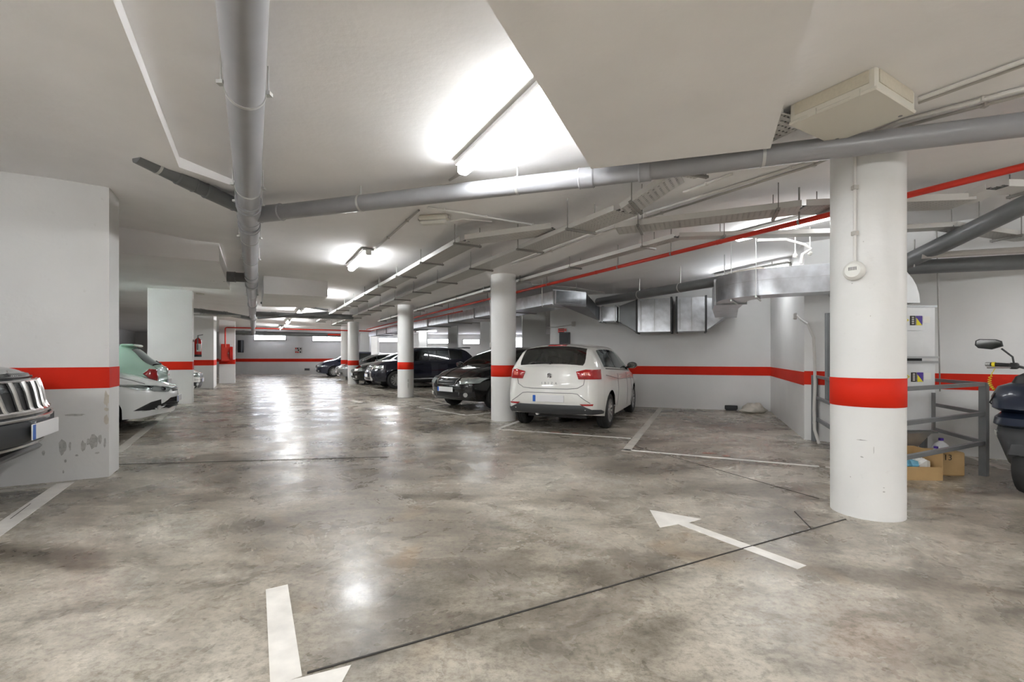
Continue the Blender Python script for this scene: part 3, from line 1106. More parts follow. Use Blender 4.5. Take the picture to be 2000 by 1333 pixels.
# bulkhead emergency lamp
bp_ = cpt(848, 421, .0)
t = thing('bulkhead_lamp', 'cream bulkhead emergency lamp on ceiling before the aisle trays', 'lamp', bp_, math.radians(-12))
MB().bbox((0, 0, -.03), (.36, .14, .06), .02).build('base', 'cream', t)
MB().bbox((0, 0, -.08), (.33, .115, .05), .02).build('lens', 'whiteplastic', t)
mb = MB()
for s in (-1, 1):
    mb.box((s * .185, 0, -.035), (.02, .05, .03))
mb.each('latch', 'conduit', t)
# second small emergency lamp by the left pier
t = thing('bulkhead_lamp', 'tiny emergency lamp at the top of the left pier', 'lamp', dp(384, 573, 12.4))
MB().bbox((.1, 0, .02), (.22, .1, .07), .02).build('base', 'cream', t)
MB().bbox((.1, 0, -.03), (.19, .08, .04), .015).build('lens', 'whiteplastic', t)

# large cream box on the ceiling at right
k0, k1, k2 = hp(1715, 176, 2.735), hp(1538, 241, 2.735), hp(1790, 223, 2.735)
ex, ey = (k2 - k0), (k1 - k0)
lx, ly = ex.length, ey.length
rzb = math.atan2(ex.y, ex.x)
kc = k0 + (ex + ey) / 2
t = thing('ceiling_box', 'large cream plastic box fixed to the ceiling beside the pipe', 'box', (kc.x, kc.y, 2.735), rzb)
mb = MB().bbox((0, 0, .08), (lx, ly, .14), .008)
mb.build('case', 'cream', t)
MB().bbox((0, 0, .006), (lx + .012, ly + .012, .022), .006).build('lid', 'cream', t)
MB().box((0, -ly / 2 - .002, .085), (lx * .86, .006, .075)).build('side_panel', 'creampanel', t)
MB().box((-lx / 2 - .002, 0, .085), (.006, ly * .86, .075)).build('side_panel', 'creampanel', t)
for yy in (-.14, .1):
    MB().box((-lx / 2 - .008, yy, .012), (.008, .05, .04)).build('hinge', 'cream', t)
for s in (-1, 1):
    MB().tube([(lx / 2 - .04, s * (ly / 2 - .06), -.006), (lx / 2 - .04, s * (ly / 2 - .06), .004)], .012, 10).build('screw', 'midgrey', t)

# siren on the nearest column
n = Vector((-2.62, -3.66, 0)).normalized()
tn = Vector((-n.y, n.x, 0))
n = (n * math.cos(.32) - tn * math.sin(.32)).normalized()
sp = Vector((C1[0], C1[1], 0)) + n * .237
zs = EYE + (HZ - 530) / F * sp.y
rot = n.to_track_quat('Z', 'Y').to_matrix()
t = thing('alarm_siren', 'round white alarm siren on the nearest column', 'siren', (sp.x, sp.y, zs))
MB().lathe([(.055, 0), (.07, .012), (.072, .03), (.066, .042), (.062, .046), (.05, .06), (.02, .062)], 28, rot).build('case', 'whiteplastic', t, True)
mb = MB()
for k in range(6):
    mb.box(rot @ Vector((-.022 + k * .009, .012, .0625)), (.004, .003, .024))
mb.each('grille_slot', 'midgrey', t)
MB().tube([Vector((0, 0, .06)) + n * .012, Vector((0, 0, 2.86 - zs)) + n * .012], .011, 8).build('conduit', 'whiteconduit', t)
mb = MB()
for zz in (.28, .62):
    mb.box(Vector((0, 0, zz)) + n * .012, (.035, .035, .03))
mb.each('clip', 'conduit', t)


# ================================================================== METAL DUCTS
def flange(mb, p, d, wd, ht, th=.035):
    d = Vector(d).normalized()
    mb.rect_sweep([Vector(p) - d * th / 2, Vector(p) + d * th / 2], wd + .05, ht + .05)


# long flat duct along the aisle
D0 = Vector((1.18, 9.30, 2.375))
D1 = D0 + AU3 * 17
t = thing('flat_duct', 'long flat metal duct running beneath the red fire pipe', 'duct', D0)
MB().rect_sweep([D1, D0], .75, .25).build('sheet', 'galv', t, world=True)
for k in range(9):
    mb = MB()
    flange(mb, D0 + AU3 * (.05 + 1.9 * k), AU3, .75, .25)
    mb.build('flange', 'flange', t, world=True)
for k in range(5):
    c = D0 + AU3 * (.4 + 2.4 * k)
    sd = Vector((AV.x, AV.y, 0)) * .43
    mb = MB().tube([c - sd + Vector((0, 0, -.15)), c + sd + Vector((0, 0, -.15))], .012, 6)
    for s in (-1, 1):
        e = c + sd * s
        mb.tube([e + Vector((0, 0, -.15)), Vector((e.x, e.y, ceil_z(e.x, e.y) + .02))], .006, 6)
    mb.each('hanger', 'strap', t, world=True)
# transition and silencer boxes along the right wall
wd_ = (cR - wR0).normalized()
nw = Vector((wd_.y, -wd_.x))


def rw(x, off, z):
    """point in front of the right wall under photo column x"""
    p = on_plane(x, 700, wR0 + nw * off, nw)
    return Vector((p.x, p.y, z))


t = thing('duct_transition', 'dark twisted duct piece joining the flat duct to the wall duct', 'duct', rw(1165, .4, 2.2))
a = [D0 + Vector((AV.x, AV.y, 0)) * .375 * s for s in (-1, 1)]
A4 = [a[0] + Vector((0, 0, -.125)), a[1] + Vector((0, 0, -.125)), a[1] + Vector((0, 0, .125)), a[0] + Vector((0, 0, .125))]
b_ = [rw(1172, .68, 0), rw(1172, .18, 0)]
B4 = [V3(b_[0], 2.03), V3(b_[1], 2.03), V3(b_[1], 2.36), V3(b_[0], 2.36)]
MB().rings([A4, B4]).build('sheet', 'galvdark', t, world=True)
mb = MB().tube([A4[0], A4[3]], .014, 6).tube([A4[0], A4[1]], .014, 6).tube([B4[0], B4[3]], .014, 6).tube([B4[0], B4[1]], .014, 6)
mb.each('edge_seam', 'flange', t, world=True)
t = thing('wall_duct', 'narrow metal duct section on wall left of the big metal boxes', 'duct', rw(1200, .43, 2.2))
p0_, p1_ = rw(1172, .43, 2.195), rw(1208, .43, 2.195)
MB().rect_sweep([p0_, p1_], .5, .33).build('sheet', 'galv', t, world=True)
q0_, q1_ = rw(1208, .43, 2.195), rw(1242, .43, 2.16)
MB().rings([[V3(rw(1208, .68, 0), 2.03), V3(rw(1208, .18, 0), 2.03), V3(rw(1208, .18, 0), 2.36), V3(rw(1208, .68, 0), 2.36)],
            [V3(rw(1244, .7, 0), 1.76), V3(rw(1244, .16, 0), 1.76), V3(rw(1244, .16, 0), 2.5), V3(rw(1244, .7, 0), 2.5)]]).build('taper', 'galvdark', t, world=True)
for x in (1174, 1180, 1205, 1212):
    mb = MB()
    flange(mb, rw(x, .43, 2.195), (wd_.x, wd_.y, 0), .5, .33, .02)
    mb.build('flange', 'flange', t, world=True)
for i, (xa, xb, l) in enumerate(((1246, 1312, 'left big metal silencer box under the ceiling'), (1322, 1378, 'right big metal silencer box under the ceiling'))):
    c = (rw(xa, .43, 2.13) + rw(xb, .43, 2.13)) / 2
    t = thing('silencer_box', l, 'duct', (c.x, c.y, 1.76))
    A, B = rw(xa, .43, 2.13), rw(xb, .43, 2.13)
    MB().rect_sweep([A, B], .54, .74).build('sheet', 'galv', t, world=True)
    md = A.lerp(B, .52)
    MB().rect_sweep([md + Vector((nw.x, nw.y, 0)) * .272 - (B - A).normalized() * .01, md + Vector((nw.x, nw.y, 0)) * .272 + (B - A).normalized() * .01], .006, .72).build('panel_seam', 'flange', t, world=True)
    for q in (A, B):
        mb = MB()
        flange(mb, q, B - A, .54, .74, .04)
        mb.build('flange', 'darkgrey', t, world=True)
    for q in (A.lerp(B, .12),):
        MB().rect_sweep([q + Vector((nw.x, nw.y, 0)) * .28 - (B - A).normalized() * .012, q + Vector((nw.x, nw.y, 0)) * .28 + (B - A).normalized() * .012], .03, .66).build('stiffener', 'flange', t, world=True)
t = thing('duct_taper', 'tapering metal duct right of the silencer boxes', 'duct', rw(1400, .43, 2.1))
e0, e1 = [rw(1380, o, 0) for o in (.70, .16)], [Vector((3.62, 8.35, 0)), Vector((4.0, 8.5, 0))]
MB().rings([[V3(e0[0], 1.78), V3(e0[1], 1.78), V3(e0[1], 2.48), V3(e0[0], 2.48)],
            [V3(rw(1418, .72, 0), 2.06), V3(rw(1418, .2, 0), 2.06), V3(rw(1418, .2, 0), 2.42), V3(rw(1418, .72, 0), 2.42)]]).build('sheet', 'galv', t, world=True)
# the curved duct coming forward and turning to the riser
path = [rw(1418, .46, 2.22)]
path += [Vector((3.75, 8.2, 2.22)), Vector((3.42, 7.3, 2.22))]
bend = arc_bend((3.42, 7.3, 2.22), (3.16, 6.62, 2.22), (4.2, 6.12, 2.22), .62, 10)
path += bend[1:] + [Vector((4.2, 6.12, 2.22)), Vector((4.75, 5.72, 2.22))]
t = thing('curved_duct', 'curved shiny metal duct bending behind the nearest column', 'duct', path[3])
MB().rect_sweep(path, .42, .36).build('sheet', 'galv', t, True, world=True, sharp=35)
for i in (2, 13, 14):
    mb = MB()
    d = path[min(i + 1, len(path) - 1)] - path[i - 1]
    flange(mb, path[i], d, .42, .36, .04)
    mb.build('flange', 'flange', t, world=True)
sd = Vector((.45, .9, 0)).normalized()
for k in (4, 9):
    c = path[k]
    e = Vector((-.55, -.83, 0)) * .26
    mb = MB().tube([c + e + Vector((0, 0, -.2)), c - e * 1.2 + Vector((0, 0, -.2))], .014, 6)
    mb.tube([c + e + Vector((0, 0, -.2)), Vector((c.x + e.x, c.y + e.y, ceil_z(c.x, c.y) + .02))], .006, 6)
    mb.each('hanger', 'strap', t, world=True)
for k in range(2):
    MB().rect_sweep([p + Vector((0, 0, .02 + .004)) for p in path[2:15]], .424, .005).build('sheet_seam', 'flange', t, world=True)
    break
lump = MB()
rn = random.Random(5)
for k in range(5):
    c = path[5 + k] + Vector((0, 0, .195))
    R = []
    for zz, rr in ((-.03, .12), (0, .13), (.025, .09), (.04, .02)):
        R.append([c + Vector((math.cos(a) * rr * (.8 + .4 * rn.random()), math.sin(a) * rr * (.8 + .4 * rn.random()), zz * (.7 + .5 * rn.random()))) for a in [2 * math.pi * j / 9 for j in range(9)]])
    lump.rings(R)
lump.each('insulation', 'sack', t, True, world=True)

# riser unit with labels in the nook
RX0, RX1, RY = 3.90, 4.50, 4.95
t = thing('air_riser', 'tall shiny galvanised air riser with warning labels behind the railing', 'duct', ((RX0 + RX1) / 2, RY + .25, .25))
rc = (RX0 + RX1) / 2
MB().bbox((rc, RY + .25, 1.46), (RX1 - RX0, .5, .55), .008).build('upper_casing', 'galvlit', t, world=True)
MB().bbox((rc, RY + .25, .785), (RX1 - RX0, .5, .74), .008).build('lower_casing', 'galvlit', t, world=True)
MB().box((rc, RY + .26, 1.17), (RX1 - RX0 - .2, .42, .06)).build('damper_slot', 'darkgrey', t, world=True)
for zz, xx in ((1.195, .04), (1.145, .04), (.40, .03), (1.735, .02)):
    MB().box((rc, RY + .25, zz), (RX1 - RX0 + xx, .5 + xx, .022)).build('flange', 'flange', t, world=True)
MB().box((rc - .05, RY - .006, 1.60), (RX1 - RX0 - .18, .012, .24)).build('access_panel', 'galvlit', t, world=True)
MB().box((rc - .05, RY - .006, 1.34), (RX1 - RX0 - .18, .012, .23)).build('access_panel', 'galvlit', t, world=True)
MB().box((RX1 - .03, RY - .008, .62), (.03, .02, .40)).build('stiffener', 'midgrey', t, world=True)
MB().rings([[Vector((x, y, .40)) for x, y in ((RX0, RY), (RX1 - .03, RY), (RX1 - .03, RY + .5), (RX0, RY + .5))][::-1],
            [Vector((x, y, .03)) for x, y in ((RX0, RY + .1), (RX1 - .30, RY + .1), (RX1 - .30, RY + .45), (RX0, RY + .45))][::-1]]).build('tapered_foot', 'galv', t, world=True)
# neck above: stacked half-round elbow
el = MB()
R = []
for k in range(9):
    a = math.pi / 2 * k / 8
    cx = RX1 - .62 + .5 * math.sin(a)
    cz = 1.78 + .48 * math.cos(a)
    ix = RX1 - .62 + .1 * math.sin(a)
    iz = 1.78 + .1 * math.cos(a)
    R.append([Vector((ix, RY + .05, iz)), Vector((cx, RY + .05, cz)), Vector((cx, RY + .45, cz)), Vector((ix, RY + .45, iz))])
el.rings(R)
el.build('elbow', 'galvlit', t, True, world=True, sharp=50)
lh = RX1 - .62
for (z0, lbl) in ((1.585, 1), (.985, 2)):
    xb = 4.245 + (0 if lbl == 1 else .02)
    yf = RY - .014 if lbl == 1 else RY - .003
    o1 = MB().box((xb, yf, z0), (.055, .003, .10)).build('label_sticker', 'ink', t, world=True)
    for q in range(4):
        MB().box((xb, yf - .003, z0 + .032 - q * .021), (.024, .002, .014)).build('label_print', 'conduit', o1, world=True)
    o2 = MB().box((xb + .068, yf, z0), (.066, .003, .10)).build('label_sticker', 'cap', t, world=True)
    MB().add([(xb + .036, yf - .003, z0 - .05), (xb + .098, yf - .003, z0 - .05), (xb + .036, yf - .003, z0 + .03)], [(0, 1, 2)]).build('label_print', 'yellow', o2, world=True)
    MB().box((xb + .145, yf, z0 + .01), (.075, .003, .07)).build('label_sticker', 'whiteplastic', t, world=True)
    for q in range(2):
        d = 1 if q else -1
        MB().hexa([Vector((xb - .075, yf - .004, z0 + d * .018)), Vector((xb - .045, yf - .004, z0)), Vector((xb - .045, yf, z0)), Vector((xb - .075, yf, z0 + d * .018)),
                   Vector((xb - .075, yf - .004, z0 + d * .018 + .008)), Vector((xb - .045, yf - .004, z0 + .008)), Vector((xb - .045, yf, z0 + .008)), Vector((xb - .075, yf, z0 + d * .018 + .008))]).build('arrow_mark', 'yellow', t, world=True)


# ================================================================== CARS
def curve(pts, x):
    """monotone cubic through (x, y) points"""
    n = len(pts)
    if x <= pts[0][0]:
        return pts[0][1]
    if x >= pts[-1][0]:
        return pts[-1][1]
    s = [(pts[i + 1][1] - pts[i][1]) / (pts[i + 1][0] - pts[i][0]) for i in range(n - 1)]
    m = [s[0]] + [0 if s[i - 1] * s[i] <= 0 else 2 * s[i - 1] * s[i] / (s[i - 1] + s[i]) for i in range(1, n - 1)] + [s[-1]]
    for i in range(n - 1):
        if x <= pts[i + 1][0]:
            h = pts[i + 1][0] - pts[i][0]
            t = (x - pts[i][0]) / h
            return ((2 * t ** 3 - 3 * t * t + 1) * pts[i][1] + (t ** 3 - 2 * t * t + t) * h * m[i] + (-2 * t ** 3 + 3 * t * t) * pts[i + 1][1] + (t ** 3 - t * t) * h * m[i + 1])
    return pts[-1][1]


class Car:
    """a lofted car shell. Local axes: x forward, y left, z up, origin on the ground under its middle"""

    def __init__(s, name, label, loc, head, P, group=None, glass='glass'):
        s.P = P
        rz = math.atan2(head[1], head[0])
        s.t = thing(name, label, 'car', (loc[0], loc[1], 0), rz, group)
        s.shell(glass)
        s.wheels()

    def shell(s, glass):
        P = s.P
        Lh, W = P['L'] / 2, P['W'] / 2
        wr, ra = P['wr'], P['wr'] + P.get('gap', .045)
        ax = P['axles']
        xs = set(-Lh + 2 * Lh * k / 60 for k in range(61))
        for e in (.015, .04, .08, .13, .19, .26, .34):
            xs |= {Lh - e, -Lh + e}
        for a in ax:
            xs |= {a - ra, a + ra, a - ra + .004, a + ra - .004}
            xs |= {a + ra * math.cos(math.pi * k / 12) for k in range(1, 12)}
        for a, b in P['side']:
            xs |= {a, b}
        xs |= {P['ws'][0], P['ws'][1], P['rw'][0], P['rw'][1]}
        xs = sorted(xs)
        xs = [x for i, x in enumerate(xs) if i == 0 or x - xs[i - 1] > .0015]
        top, belt, sill = P['top'], P['belt'], P['sill']
        lowf = [0, .12, .26, .42, .58, .74, .88, 1]
        ght = [0.04, .12, .32, .54, .74, .88, 1]
        tops = [.10, .3, .52, .76, 1]
        NR = len(lowf) + len(ght) + len(tops)

        def prof(x):
            wd = W * curve(P['wid'], x)
            zl = curve(sill, x)
            for a in ax:
                if abs(x - a) < ra - .002:
                    zl = max(zl, wr + math.sqrt(max(0, ra * ra - (x - a) ** 2)))
            zt = curve(top, x)
            zb = min(curve(belt, x), zt - .03)
            zm = .62
            zl = min(zl, zb - .05)
            h = zt - zb
            wt = wd * (.90 - P.get('tumble', .2) * min(1, max(0, (h - .05) / .42)))
            pts = []
            for f in lowf:
                z = zl + f * (zb - zl)
                if z < zm:
                    y = wd * (1 - .075 * ((zm - z) / zm) ** 2)
                else:
                    y = wd * (1 - .045 * ((z - zm) / max(.05, zb - zm)) ** 1.6)
                pts.append((y, z))
            yb = pts[-1][0]
            crown = min(.06, .35 * h)
            for t in ght:
                y = yb + (wt - yb) * (t ** 1.15)
                z = zb + (zt - crown - zb) * t
                pts.append((y, z))
            for q in tops:
                y = wt * (1 - q)
                pts.append((y, zt - crown * (1 - q) ** 2.2))
            return pts

        nose, tailp = P.get('nose', [(0, 0), (2, 0)]), P.get('tailp', [(0, 0), (2, 0)])
        cs = P.get('cshear')

        def place(x, y, z, row):
            X = x
            kf = ss(Lh - .55, Lh, x)
            kr = ss(-Lh + .5, -Lh, x)
            X += kf * curve(nose, z) - kr * curve(tailp, z)
            wl = W * .62
            X += kf * P.get('bulge', .05) * (1 - min(1, (y / wl)) ** 2) * (1 if x > Lh - .01 else .6)
            X -= kr * P.get('rbulge', .04) * (1 - min(1, (y / wl)) ** 2) * (1 if x < -Lh + .01 else .6)
            if cs and len(lowf) <= row < len(lowf) + len(ght):
                t = ght[row - len(lowf)]
                X += cs[1] * (t - .3) * math.exp(-((x - cs[0]) / cs[2]) ** 2)
            return X

        prs = [prof(x) for x in xs]
        V = {}
        verts = []
        for i, x in enumerate(xs):
            for sgn in (1, -1):
                for j, (y, z) in enumerate(prs[i]):
                    if sgn == -1 and j == NR - 1:
                        V[i, sgn, j] = V[i, 1, j]
                        continue
                    V[i, sgn, j] = len(verts)
                    verts.append(Vector((place(x, y, z, j), y * sgn, z)))
        groups = {}

        def put(key, f):
            groups.setdefault(key, []).append(f)
        nl, ng = len(lowf), len(ght)
        s0, s1 = P['side'][0][0], P['side'][-1][1]
        for i in range(len(xs) - 1):
            xm = (xs[i] + xs[i + 1]) / 2
            for j in range(NR - 1):
                key = 'body'
                if nl + 1 <= j < nl + ng - 2:
                    h = curve(top, xm) - curve(belt, xm)
                    if s0 < xm < s1 and h > .13:
                        key = 'pillar'
                        for k, (a, b) in enumerate(P['side']):
                            if a < xm < b:
                                key = ('side', k)
                elif j >= nl + ng:
                    if P['ws'][0] < xm < P['ws'][1]:
                        key = 'windshield'
                    elif P['rw'][0] < xm < P['rw'][1]:
                        key = 'rear_window'
                for sgn in (1, -1):
                    q = (V[i, sgn, j], V[i + 1, sgn, j], V[i + 1, sgn, j + 1], V[i, sgn, j + 1])
                    if sgn == 1:
                        q = q[::-1]
                    if len(set(q)) < 3:
                        continue
                    k = key
                    if isinstance(key, tuple):
                        k = key + (sgn,)
                    put(k, q[::-1])
        # end caps
        for i, sg in ((0, -1), (len(xs) - 1, 1)):
            cols = 12
            x = xs[i]
            grid = []
            for j in range(NR - 1):
                y, z = prs[i][j]
                row = [V[i, 1, j]]
                for c in range(1, cols):
                    yy = y * (1 - 2 * c / cols)
                    row.append(len(verts))
                    # follow the crown of the top edge
                    verts.append(Vector((place(x, abs(yy), z, j), yy, z)))
                row.append(V[i, -1, j])
                grid.append(row)
            for j in range(NR - 2):
                if j >= nl + ng - 1:
                    break
                for c in range(cols):
                    q = (grid[j][c], grid[j][c + 1], grid[j + 1][c + 1], grid[j + 1][c])
                    put('body', q if sg > 0 else q[::-1])
            # close the small cap between the roof edge row and the crown
            j = nl + ng - 1
            ring = grid[j] + [V[i, -1, k] for k in range(j + 1, NR)] + [V[i, 1, k] for k in range(NR - 2, j, -1)]
            put('body', tuple(ring) if sg > 0 else tuple(ring[::-1]))
        s.verts = verts
        allf = [f for g in groups.values() for f in g]
        s.bvh = BVHTree.FromPolygons([tuple(v) for v in verts], [list(f) for f in allf])
        names = {'body': ('body', P['paint']), 'pillar': ('window_pillar', 'blk'), 'windshield': ('windscreen', glass), 'rear_window': ('rear_window', P.get('rglass', glass))}
        for k, fs in groups.items():
            used = sorted(set(i for f in fs for i in f))
            mp = {a: b for b, a in enumerate(used)}
            mb = MB()
            mb.add([verts[i] for i in used], [tuple(mp[i] for i in reversed(f)) for f in fs])
            nm, mt = names.get(k, ('side_window', glass)) if not isinstance(k, tuple) else ('side_window', glass)
            mb.build(nm, mt, s.t, True, sharp=50)
        # dark underbody and wheel wells
        mb = MB().box((0, 0, .30), (P['L'] - .7, P['W'] * .60, .22))
        a0, a1 = sorted(ax)
        mb.build('underbody', 'blk', s.t)
        for a in ax:
            for sgn in (1, -1):
                mb = MB()
                R = []
                for y in (W * .58, W * .90):
                    R.append([Vector((a + (ra + .02) * math.cos(q), y * sgn, wr + (ra + .01) * math.sin(q))) for q in [math.pi * k / 12 for k in range(13)]])
                mb.rings(R, False, False)
                c = len(mb.v)
                mb.add(R[0] + [Vector((a, W * .58 * sgn, wr))], [(k, k + 1, 13) for k in range(12)])
                mb.build('wheel_well', 'blk', s.t)

    def wheels(s):
        P = s.P
        W, r, wt = P['W'] / 2, P['wr'], P.get('tw', .19)
        tm = MB()
        prof = [(r * .64, -wt / 2 + .015), (r * .72, -wt / 2 + .002), (r * .9, -wt / 2), (r * .965, -wt / 2 + .018), (r * .992, -wt / 2 + .045)]
        g = []
        for y in (-.045, 0, .045):
            g += [(r * 1.0, y * wt / .19 - .016), (r * 1.0, y * wt / .19 + .012), (r * .972, y * wt / .19 + .014), (r * .972, y * wt / .19 + .02)]
        prof = prof + g[:-2] + [(rr, -yy) for rr, yy in reversed(prof)]
        rot = Matrix.Rotation(math.pi / 2, 3, 'X')
        tm.lathe(prof, 36, rot, caps=False)
        rm = MB()
        rm.lathe([(r * .64, -wt / 2 + .012), (r * .67, -wt / 2 + .004), (r * .60, -wt / 2 + .015), (r * .56, .0), (r * .05, .01)], 36, rot, caps=False)
        sp = MB()
        ns = P.get('spokes', 5)
        for k in range(ns):
            a = 2 * math.pi * k / ns
            for da in (-.10, .10):
                m3 = Matrix.Rotation(a, 3, 'Y')
                c0, c1 = Vector((.03, wt / 2 - .03, .0)), Vector((r * .60, wt / 2 - .016, 0))
                w0, w1 = r * .07, r * .055
                pts = []
                for cc, ww, off in ((c0, w0, da * .2), (c1, w1, da * r * 1.3)):
                    for dy in (-.015, .006):
                        for dz in (-1, 1):
                            pts.append(m3 @ Vector((cc.x, cc.y + dy, off + dz * ww)))
                sp.hexa([pts[0], pts[4], pts[5], pts[1], pts[2], pts[6], pts[7], pts[3]])
        sp.lathe([(r * .17, wt / 2 - .035), (r * .17, wt / 2 - .012), (r * .12, wt / 2 - .004), (r * .01, wt / 2 - .004)], 20, Matrix.Rotation(-math.pi / 2, 3, 'X'), caps=False)
        first = None
        for a in P['axles']:
            for sgn in (1, -1):
                if first is None:
                    t = tm.build('wheel', 'tyre', s.t, True, sharp=30)
                    rd = rm.build('rim_dish', 'midgrey', t, True)
                    rs = sp.build('rim', P.get('rimm', 'rim'), t)
                    first = (t, rd, rs)
                else:
                    t = first[0].copy()
                    COL.objects.link(t)
                    for q in first[1:]:
                        c = q.copy()
                        COL.objects.link(c)
                        c.parent = t
                t.parent = s.t
                t.location = (a, sgn * (W - wt / 2 - P.get('inset', .03)), r)
                t.rotation_euler = (0, random.uniform(0, 1.2), 0 if sgn > 0 else math.pi)

    # ---- details laid on the shell
    def hit(s, side, a, b):
        if side == 'front':
            o, d = Vector((6, a, b)), Vector((-1, 0, 0))
        elif side == 'rear':
            o, d = Vector((-6, a, b)), Vector((1, 0, 0))
        elif side == 'left':
            o, d = Vector((a, 4, b)), Vector((0, -1, 0))
        elif side == 'right':
            o, d = Vector((a, -4, b)), Vector((0, 1, 0))
        else:
            o, d = Vector((a, b, 5)), Vector((0, 0, -1))
        p, n, i, dist = s.bvh.ray_cast(o, d)
        if p is None:
            p, n, i, dist = s.bvh.find_nearest(o + d * (6 - s.P['L'] / 2 if side in ('front', 'rear') else 4 - s.P['W'] / 2))
        if n.dot(d) > 0:
            n = -n
        return p, n

    def patch(s, name, m, side, poly, off=.006, parent=None, edge=0.0015, nsub=4, dome=0.0, smooth=True):
        """a panel following the body inside a polygon of (y,z) or (x,z)"""
        pts = []
        k = len(poly)
        for i in range(k):
            a, b = poly[i], poly[(i + 1) % k]
            for q in range(nsub):
                t = q / nsub
                pts.append((a[0] + (b[0] - a[0]) * t, a[1] + (b[1] - a[1]) * t))
        cx = sum(p[0] for p in pts) / len(pts)
        cy = sum(p[1] for p in pts) / len(pts)
        n = len(pts)
        V = []
        first = [s.hit(side, x, y) for x, y in pts]
        V += [p - nn * .004 for p, nn in first]
        for sc, of in ((1.0, max(edge, off * .8)), (.94, off), (.65, off + dome * .6), (.35, off + dome)):
            for x, y in pts:
                p, nn = s.hit(side, cx + (x - cx) * sc, cy + (y - cy) * sc)
                V.append(p + nn * of)
        p, nn = s.hit(side, cx, cy)
        V.append(p + nn * (off + dome))
        f = []
        for r in range(4):
            for i in range(n):
                a, b = r * n + i, r * n + (i + 1) % n
                f.append((a, b, b + n, a + n))
        f += [(4 * n + i, 4 * n + (i + 1) % n, 5 * n) for i in range(n)]
        return MB().add(V, f).build(name, m, parent or s.t, smooth, sharp=50)

    def seam(s, name, side, pts, wd=.008, m='blk', off=.0015, sub=8, parent=None, closed=False):
        P2 = []
        pp = list(pts) + ([pts[0]] if closed else [])
        for a, b in zip(pp, pp[1:]):
            for q in range(sub):
                t = q / sub
                P2.append((a[0] + (b[0] - a[0]) * t, a[1] + (b[1] - a[1]) * t))
        P2.append(pp[-1])
        path = []
        for x, y in P2:
            p, n = s.hit(side, x, y)
            path.append(p + n * off)
        return MB().tube(path, wd / 2, 6).build(name, m, parent or s.t)

    def plate(s, side, y, z, w_=.52, h_=.11, tilt=0.0):
        sg = 1 if side == 'front' else -1
        p, n = s.hit(side, y, z)
        x = p.x + sg * .018
        o = MB().bbox((x, y, z), (.012, w_, h_), .004).build('number_plate', 'plate', s.t)
        # blue strip on the left as read from outside
        MB().box((x + sg * .0065, y - sg * (w_ / 2 - .024), z), (.003, .046, h_ - .008)).build('blue_strip', 'plateblue', o)
        return o

    def mirror(s, x, z, m, out=.16, sides=(1, -1)):
        for sgn in sides:
            p, n = s.hit('left' if sgn > 0 else 'right', x, z)
            mb = MB()
            c = Vector((x + .0, p.y + sgn * out * .62, z + .06))
            R = []
            for k, q in ((-.085, .45), (-.06, .85), (-.01, 1), (.04, .92), (.075, .5)):
                R.append([c + Vector((k, sgn * .105 * q * math.cos(a), .068 * q * math.sin(a))) for a in [2 * math.pi * j / 14 for j in range(14)]])
            o = mb.rings(R).build('wing_mirror', m, s.t, True)
            MB().tube([p + Vector((0, -sgn * .02, .01)), c + Vector((0, 0, -.04))], .022, 8).build('mirror_arm', 'blk', o, True)
            MB().lathe([(.001, 0), (.055, 0)], 14, Matrix.Rotation(math.pi / 2, 3, 'Y') @ Matrix.Scale(1.4, 3, Vector((0, 1, 0))), c + Vector((-.087, 0, 0))).build('mirror_glass', 'mirror', o)

    def handles(s, xs, z, m, side=('left', 'right')):
        for sd in side:
            for x in xs:
                p, n = s.hit(sd, x, z)
                MB().bbox(p + n * .02, (.17, .022, .028), .009).build('door_handle', m, s.t)

    def seats(s, rows=((.15, .36), (-.75, .36))):
        for x, y in rows:
            for sgn in (1, -1):
                MB().bbox((x, sgn * y, .78), (.14, .42, .58), .05).build('seat_back', 'seatcloth', s.t)
                MB().bbox((x - .02, sgn * y, 1.14), (.09, .24, .16), .035).build('headrest', 'seatcloth', s.t)
        MB().bbox((s.P['ws'][1] - .35, 0, .84), (.4, s.P['W'] * .75, .18), .05).build('dashboard', 'blk', s.t)
        MB().box((-.2, 0, .42), (s.P['L'] * .55, s.P['W'] * .8, .04)).build('cabin_floor', 'blk', s.t)


def hatch(L, W, H, wb, fo, wr, paint, **k):
    """a small hatchback outline; fo is the front overhang"""
    h = L / 2
    P = dict(L=L, W=W, wr=wr, axles=(h - fo, h - fo - wb), paint=paint,
             top=[(-h, .99), (-h + .03, 1.035), (-h + .12, H * .80), (-h + .33, H * .945), (-h + .6, H * .982), (-.5, H), (.05, H * .985), (.42, H * .925), (.85, H * .79), (h - .92, H * .685), (h - .5, H * .63), (h - .12, H * .535), (h, H * .47)],
             belt=[(-h, .93), (-h + .5, .985), (-.2, .93), (.8, .89), (h - .6, .80), (h - .1, .66), (h, .60)],
             wid=[(-h, .70), (-h + .04, .80), (-h + .13, .885), (-h + .35, .955), (-h + .8, .99), (0, 1.0), (h - 1.0, .99), (h - .45, .945), (h - .18, .85), (h - .06, .74), (h, .60)],
             sill=[(-h, .33), (-h + .3, .24), (-h + .9, .20), (h - .9, .20), (h - .3, .20), (h, .24)],
             ws=(.38, h - .98), rw=(-h + .03, -h + .36), side=[(-h + .50, -h + 1.22), (-h + 1.27, h - 1.28)],
             nose=[(.2, -.06), (.35, .0), (.5, .02), (.62, .0), (.8, -.08)], tailp=[(.25, -.05), (.40, .035), (.58, .03), (.66, .0), (.85, -.015), (1.0, -.03)])
    P.update(k)
    return P


